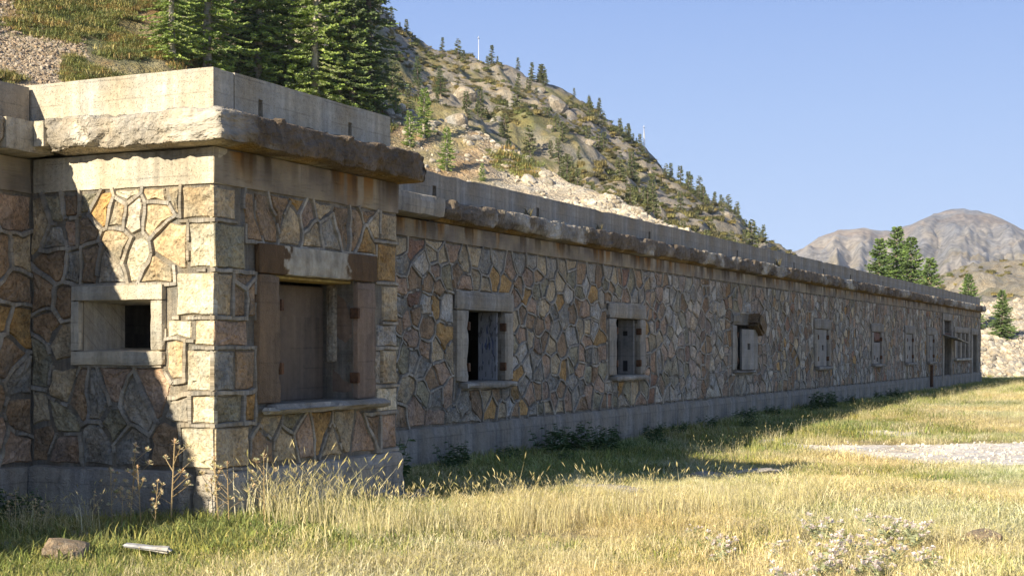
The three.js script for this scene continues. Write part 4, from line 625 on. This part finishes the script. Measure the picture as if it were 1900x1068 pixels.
/* ---------- meadow grass ---------- */
{
  const R = rng(901), short = [], mid = [], tall = [], greenL = [], dark = [], frustum = (x, z, m) => { const [px, , t] = project(x, 0, z); return t > 6 && px > -m && px < 1900 + m; };
  const blocked = (x, z) => (x > KX - .14 && x < BX + .15 && z < KZ + .13) || (x >= BX && x < EX + .1 && z < LZ + .12) || (x < KX && z < WZ + .13) || z < -17;
  const fill = (n, t0, t1, f) => { for (let i = 0; i < n; i++) { const t = Math.sqrt(lerp(t0 * t0, t1 * t1, R())), px = -350 + R() * 2600, [x, z] = at(px, t); if (blocked(x, z)) continue; const tm = trackMask(x, z); if (R() < tm * .985 || (tm <= 0 && R() < .65 * trackMask(x * .97 + .2, z + .6))) continue; f(x, z, t); } };
  const tone = (x, z) => .72 + .56 * fbm(x * .7, z * .7, 303, 4), warm = (x, z) => .35 * (fbm(x * .4, z * .4, 313, 3) - .5), tallness = (x, z) => (.35 + 1.3 * sst(.34, .68, fbm(x * .55, z * .55, 7, 4))) * (1 - .6 * Math.max(sst(0, 1, 1 - Math.abs(z + 1.5 + (x - 26) * -.05) / 3) * sst(18, 24, x), 0)), bare = (x, z) => sst(.60, .68, fbm(x * .9 + 3, z * .9, 323, 3));
  fill(40000, 8, 22, (x, z, t) => { const g = green(x, z), y = gY(x, z) - .01; if (R() < .8 * bare(x, z)) return; const h = tallness(x, z); (R() < g ? greenL : R() < .5 ? short : mid).push([x, y, z, (.45 + .6 * h) * (.75 + .5 * R()), 1, tone(x, z), warm(x, z)]); });
  fill(46000, 22, 48, (x, z, t) => { const g = green(x, z), y = gY(x, z) - .01; if (R() < .6 * bare(x, z)) return; (R() < g ? greenL : short).push([x, y, z, (.6 + .75 * tallness(x, z)) * (.8 + .4 * R()), 1, tone(x, z), warm(x, z)]); });
  fill(36000, 48, 100, (x, z, t) => { const g = green(x, z); (R() < g ? greenL : short).push([x, gY(x, z) - .01, z, 1.0 + .9 * R(), 1, tone(x, z), warm(x, z)]); });
  const straw = [[.64, .565, .31], [.58, .505, .25], [.73, .66, .42], [.50, .46, .19]], gr = [[.22, .27, .055], [.30, .31, .07], [.16, .21, .045], [.36, .34, .09]];
  scatter('meadow_grass', tuftGeo(32, .085, .0027, .18, 1, 1.2, .05), grassMat, short, 'short dry yellow grass of the meadow in front of the barracks', 'grass', straw, 700);
  scatter('hay_grass', tuftGeo(24, .13, .0023, .16, 2, 1.1, .2), grassMat, mid, 'longer dry grass with seed heads in the foreground meadow', 'grass', straw, 701);
  scatter('green_grass', tuftGeo(26, .095, .004, .17, 3, .9), grassMat, greenL, 'green grass growing between the dry grass and along the wall', 'grass', gr, 702);
  // tall seed-bearing tufts along the shadow edge and by the plinth
  for (let i = 0; i < 520; i++) { const px = 640 + R() * 900, f = R(), edge = lerp(1005, 918, clamp((px - 500) / 900)), t = (EYE + .15) * FOC / (edge + 18 + 30 * f * f - HY), [x, z] = at(px, t); if (blocked(x, z)) continue; tall.push([x, gY(x, z) - .01, z, .5 + .5 * R() + (R() < .1 ? .25 : 0), 1]); }
  for (let i = 0; i < 80; i++) { const px = 480 + R() * 210, t = 13.2 + R() * 1.5, [x, z] = at(px, t); if (blocked(x, z)) continue; tall.push([x, gY(x, z) - .01, z, .8 + .75 * R(), 1]); }
  for (let i = 0; i < 40; i++) { const px = 20 + R() * 150, t = 12.6 + R() * .9, [x, z] = at(px, t); if (!blocked(x, z)) tall.push([x, gY(x, z) - .01, z, .5 + .5 * R(), 1]); }
  for (let i = 0; i < 500; i++) { const x = 22 + R() * 58, z = -7.6 + (R() - .5) * 1.4; tall.push([x, gY(x, z) - .01, z, .5 + .4 * R(), 1]); }
  scatter('seed_grass', tuftGeo(11, .36, .0028, .13, 4, .5, .7), grassMat, tall, 'tall dry seed grass along the edge of the shadow', 'grass', straw, 703);
}
/* weeds along the foot of the wall, dry stalks, thistles */
const weedMat = new THREE.MeshPhysicalMaterial({ vertexColors: true, roughness: .7, transmission: .2, thickness: 0, side: THREE.DoubleSide });
function leafy(name, h, n, cols, seed, leaf) {
  const R = rng(seed), g = groupAt(name, 0, 0, 0), st = new GB(), lv = new GB();
  for (let i = 0; i < n; i++) {
    const a = R() * 6.28, r = .22 * Math.sqrt(R()), x = Math.cos(a) * r, z = Math.sin(a) * r, H = h * (.6 + .5 * R()), lx = x * 1.3, lz = z * 1.3, w = .006;
    st.quad([x - w, -.05, z], [x + w, -.05, z], [x + lx + w * .5, H, z + lz], [x + lx - w * .5, H, z + lz], cols[2]); st.quad([x, -.05, z - w], [x, -.05, z + w], [x + lx, H, z + lz + w * .5], [x + lx, H, z + lz - w * .5], cols[2]);
    for (let k = 0; k < 11; k++) { const f = .15 + .85 * k / 11, d = R() * 6.28, L = leaf * (1.2 - .7 * f) * (.7 + .6 * R()), p = [x + lx * f, H * f, z + lz * f], m = [p[0] + Math.cos(d) * L * .5, p[1] + L * .18, p[2] + Math.sin(d) * L * .5], t = [p[0] + Math.cos(d) * L, p[1] - L * .15 * R(), p[2] + Math.sin(d) * L], q = L * .3, c = mixc(cols[0], cols[1], R()); lv.tri(p, [m[0] - Math.sin(d) * q, m[1], m[2] + Math.cos(d) * q], t, c); lv.tri(p, t, [m[0] + Math.sin(d) * q, m[1], m[2] - Math.cos(d) * q], c); }
  }
  mesh('stem', st.geo(), weedMat, g); mesh('leaves', lv.geo(), weedMat, g); return g;
}
{
  const nettle = leafy('nettle_plant', .55, 16, [[.05, .11, .03], [.10, .17, .045], [.10, .13, .05]], 5, .17), R = rng(88); let first = true;
  const spots = [[15.6, -9.3, 1.15], [16.2, -9.9, 1.1], [15.35, -10.1, 1.2], [17.4, -10.3, .8], [19.2, -10.1, .7], [22.6, -10.0, .9], [23.6, -10.15, 1.0], [24.4, -9.8, .8], [25.6, -10.2, .75], [28.2, -10.2, .6], [31.5, -10.1, .6], [34.8, -10.2, .7], [41.6, -9.9, 1.0], [42.6, -10.0, .9], [9.6, -10.2, .8], [10.4, -10.1, .7], [18.2, -9.6, .45], [20.5, -9.8, .55], [21.4, -9.2, .4], [27, -9.7, .5], [29.5, -10.1, .55], [33, -9.6, .5], [37, -10.1, .6], [39.5, -9.8, .6], [46, -10.1, .6], [49, -9.7, .6], [53, -10, .7]];
  for (const [x, z, s] of spots) { const l = x < 11 ? 'dark green weed in the shaded corner left of the block' : x < 17 ? 'tall leafy weed in the nook beside the corner block plinth' : 'leafy green weed along the plinth of the long wall', gp = x < 11 ? 'weeds in the shaded corner' : x < 17 ? 'weeds in the nook' : 'weeds along the long plinth'; if (first) { nettle.position.set(x, gY(x, z), z); nettle.scale.setScalar(s); tag(nettle, l, 'weed', gp); first = false; } else cloneThing(nettle, x, gY(x, z), z, R() * 6, s, l, gp); }
}
function stalk(seed) {                                 // dry umbel stalk
  const R = rng(seed), g = groupAt('dry_stalk', 0, 0, 0), st = new GB(), hd = new GB(), rod = (a, b, w, c) => { st.quad([a[0] - w, a[1], a[2]], [a[0] + w, a[1], a[2]], [b[0] + w * .6, b[1], b[2]], [b[0] - w * .6, b[1], b[2]], c); st.quad([a[0], a[1], a[2] - w], [a[0], a[1], a[2] + w], [b[0], b[1], b[2] + w * .6], [b[0], b[1], b[2] - w * .6], c); }, col = [.50, .38, .20];
  const bloom = (p, s) => { for (let k = 0; k < 14; k++) { const a = R() * 6.28, e = R() * 1.5 - .2, d = [Math.cos(a) * Math.cos(e) * s, Math.sin(e) * s, Math.sin(a) * Math.cos(e) * s], q = s * .35; hd.tri(p, [p[0] + d[0] - d[2] * .35, p[1] + d[1], p[2] + d[2] + d[0] * .35], [p[0] + d[0] + d[2] * .35, p[1] + d[1] + q * .5, p[2] + d[2] - d[0] * .35], [.66 * (.7 + .5 * R()), .52, .30]); } };
  const H = .8, top = [.05, H, .03]; rod([0, -.05, 0], top, .008, col); bloom(top, .045); for (let i = 0; i < 8; i++) { const f = .3 + .6 * i / 8, a = R() * 6.28, L = .1 + .1 * R(), p = [top[0] * f, H * f, top[2] * f], q = [p[0] + Math.cos(a) * L, p[1] + .08 + .08 * R(), p[2] + Math.sin(a) * L]; rod(p, q, .005, col); bloom(q, .032 + .015 * R()); }
  mesh('stem', st.geo(), weedMat, g); stuff(mesh('seed_heads', hd.geo(), weedMat, g)); return g;
}
{
  const s = stalk(6), R = rng(12), L = [[240, 13.55, .95], [208, 13.5, .68], [315, 13.5, 1.0], [262, 13.3, .75], [285, 13.2, .6], [225, 13.2, .5], [170, 13.3, .45], [490, 13.55, .85], [425, 13.6, .75], [405, 13.6, .8], [28, 13.1, .5], [60, 13.0, .42]];
  L.forEach(([px, t, k], i) => { const [x, z] = at(px, t), l = i < 7 ? 'dry brown flower stalk with seed heads in front of the shaded side plinth' : i < 10 ? 'dry flower stalk in front of the corner block front plinth' : 'short dry stalk at the left edge in the shade', gp = i < 7 ? 'dry stalks by the side plinth' : i < 10 ? 'dry stalks by the front plinth' : 'dry stalks at the left edge'; if (!i) { s.position.set(x, gY(x, z), z); s.scale.setScalar(k); tag(s, l, 'dry plant', gp); } else cloneThing(s, x, gY(x, z), z, R() * 6, k, l, gp); });
}
{ // thistle patch in the right foreground
  const R = rng(33), g = groupAt('thistle_plant', 0, 0, 0), lv = new GB(), fl = new GB();
  for (let i = 0; i < 9; i++) { const a = R() * 6.28, l = .1 + .16 * R(), h = .12 + .2 * R(), t = [Math.cos(a) * l, h, Math.sin(a) * l], c = [.30, .33, .16]; lv.quad([-.004, 0, 0], [.004, 0, 0], [t[0] + .003, h, t[2]], [t[0] - .003, h, t[2]], c); for (let k = 0; k < 7; k++) { const f = .2 + .8 * k / 7, d = R() * 6.28, L = .05 + .05 * R(), p = [t[0] * f, h * f, t[2] * f], e = [p[0] + Math.cos(d) * L, p[1] + .02, p[2] + Math.sin(d) * L]; lv.tri(p, e, [p[0] + Math.cos(d + .5) * L * .6, p[1] + .03, p[2] + Math.sin(d + .5) * L * .6], [.33, .36, .20]); }
    for (let k = 0; k < 16; k++) { const d = R() * 6.28, e = R() * 1.4 - .1, s = .03 + .016 * R(), v = [Math.cos(d) * Math.cos(e) * s, Math.sin(e) * s, Math.sin(d) * Math.cos(e) * s]; fl.tri(t, [t[0] + v[0] - v[2] * .4, t[1] + v[1], t[2] + v[2] + v[0] * .4], [t[0] + v[0] + v[2] * .4, t[1] + v[1], t[2] + v[2] - v[0] * .4], mixc([.86, .81, .76], [.62, .50, .46], R())); } }
  mesh('leaves', lv.geo(), weedMat, g); stuff(mesh('flower_heads', fl.geo(), weedMat, g)); let first = true;
  for (let i = 0; i < 32; i++) { const px = i % 2 === 0 ? 1280 + 460 * R() : 1410 + 250 * R(), t = i % 2 === 0 ? 10.6 + 3.4 * R() : 10.2 + 2.2 * R(), [x, z] = at(px, t), l = 'pale faded thistle with fluffy heads in the right foreground grass', gp = 'thistles in the foreground'; if (first) { g.position.set(x, gY(x, z), z); g.scale.setScalar(.6); tag(g, l, 'thistle', gp); first = false; } else cloneThing(g, x, gY(x, z), z, R() * 6, (.38 + .5 * R()), l, gp); }
  // tufts rooted on the parapet ledge
  const tuft = tuftGeo(40, .26, .006, .1, 17, 1.1), tm = std({ vertexColors: true, color: RGB(.13, .11, .045), side: THREE.DoubleSide }); for (const [px, s, l] of [[975, .8, 'grass tuft rooted on the long cornice, nearest to the corner block'], [1108, .7, 'second grass tuft rooted on the long cornice'], [1440, 1.0, 'grass tuft rooted on the far part of the cornice']]) { const x = xz(px, LZ + .1), o = mesh('ledge_tuft', tuft, tm); o.position.set(x, CTOP - .04, LZ + .12); o.scale.setScalar(s); tag(o, l, 'grass tuft'); }
}
/* loose stones and the slab in the grass */
{
  const rg = [rockGeo(51, 2, .6), rockGeo(57, 2, .7), rockGeo(63, 2, .55)], rm = { tan: std({ color: RGB(.50, .38, .25), map: stoneMapS, bumpMap: stoneBumpS, bumpScale: .03 }), pale: std({ color: RGB(.62, .56, .46), map: stoneMapS, bumpMap: stoneBumpS, bumpScale: .03 }), grey: std({ color: RGB(.42, .38, .33), map: stoneMapS, bumpMap: stoneBumpS, bumpScale: .03 }) };
  const stone = (px, py, s, m, l, i, st = 1.3) => { const t0 = (EYE + .1) * FOC / (py - HY), [x, z] = at(px, t0), o = mesh('loose_stone', rg[i % 3], rm[m]); o.position.set(x, gY(x, z) + s * (st > 1.5 ? .16 : .4), z); o.rotation.y = i * 1.7; o.scale.set(s * st, s * (st > 1.5 ? .5 : 1), s); tag(o, l, 'stone'); };
  stone(128, 1052, .2, 'tan', 'brown rock lying in the grass at the lower left', 0); stone(48, 1035, .12, 'pale', 'flat pale stone in the grass at the lower left edge', 1, 1.8); stone(146, 1014, .15, 'pale', 'pale stone at the edge of the shade at lower left', 2, 1.8); stone(8, 1040, .1, 'grey', 'dark stone cut by the left picture edge', 3);
  stone(700, 940, .2, 'pale', 'pale boulder leaning by the right end of the block plinth', 4); stone(735, 932, .24, 'grey', 'large grey stone at the right end of the block plinth', 5, 1.6); stone(780, 925, .13, 'pale', 'small pale stone just right of the block plinth', 6); stone(650, 985, .15, 'grey', 'grey stone half hidden in the grass before the block', 7, 1.6);
  stone(1818, 1015, .19, 'tan', 'tan pointed stone in the dry grass at the right', 8, 1.0); stone(1395, 858, .34, 'pale', 'flat pale stone slab at the tip of the sunlit gap', 9, 1.9); stone(1320, 870, .3, 'grey', 'flat grey slab in the shade left of the pale slab', 10, 2.2); stone(1420, 805, .3, 'grey', 'flat grey stone in the shade of the long wall', 11, 1.6); stone(1120, 905, .3, 'grey', 'long flat stone in the shaded grass of the corner block', 12, 2.4); stone(840, 905, .2, 'grey', 'flat stone in the shaded nook grass', 13, 2); stone(90, 985, .09, 'pale', 'white stone in the shade by the wall foot at left', 14);
  const t = (EYE + .06) * FOC / (1040 - HY), [x, z] = at(272, t), o = mesh('slab', wornBox(-.2, .2, -.02, .02, -.06, .06, .016, .025, .03, 5), std({ color: RGB(.74, .71, .66), map: concMap })); o.position.set(x, gY(x, z) + .1, z); o.rotation.set(.08, -1.12, -.05); tag(o, 'thin pale slab lying on the grass at the lower left', 'slab');
}
renderer.render(scene, camera);
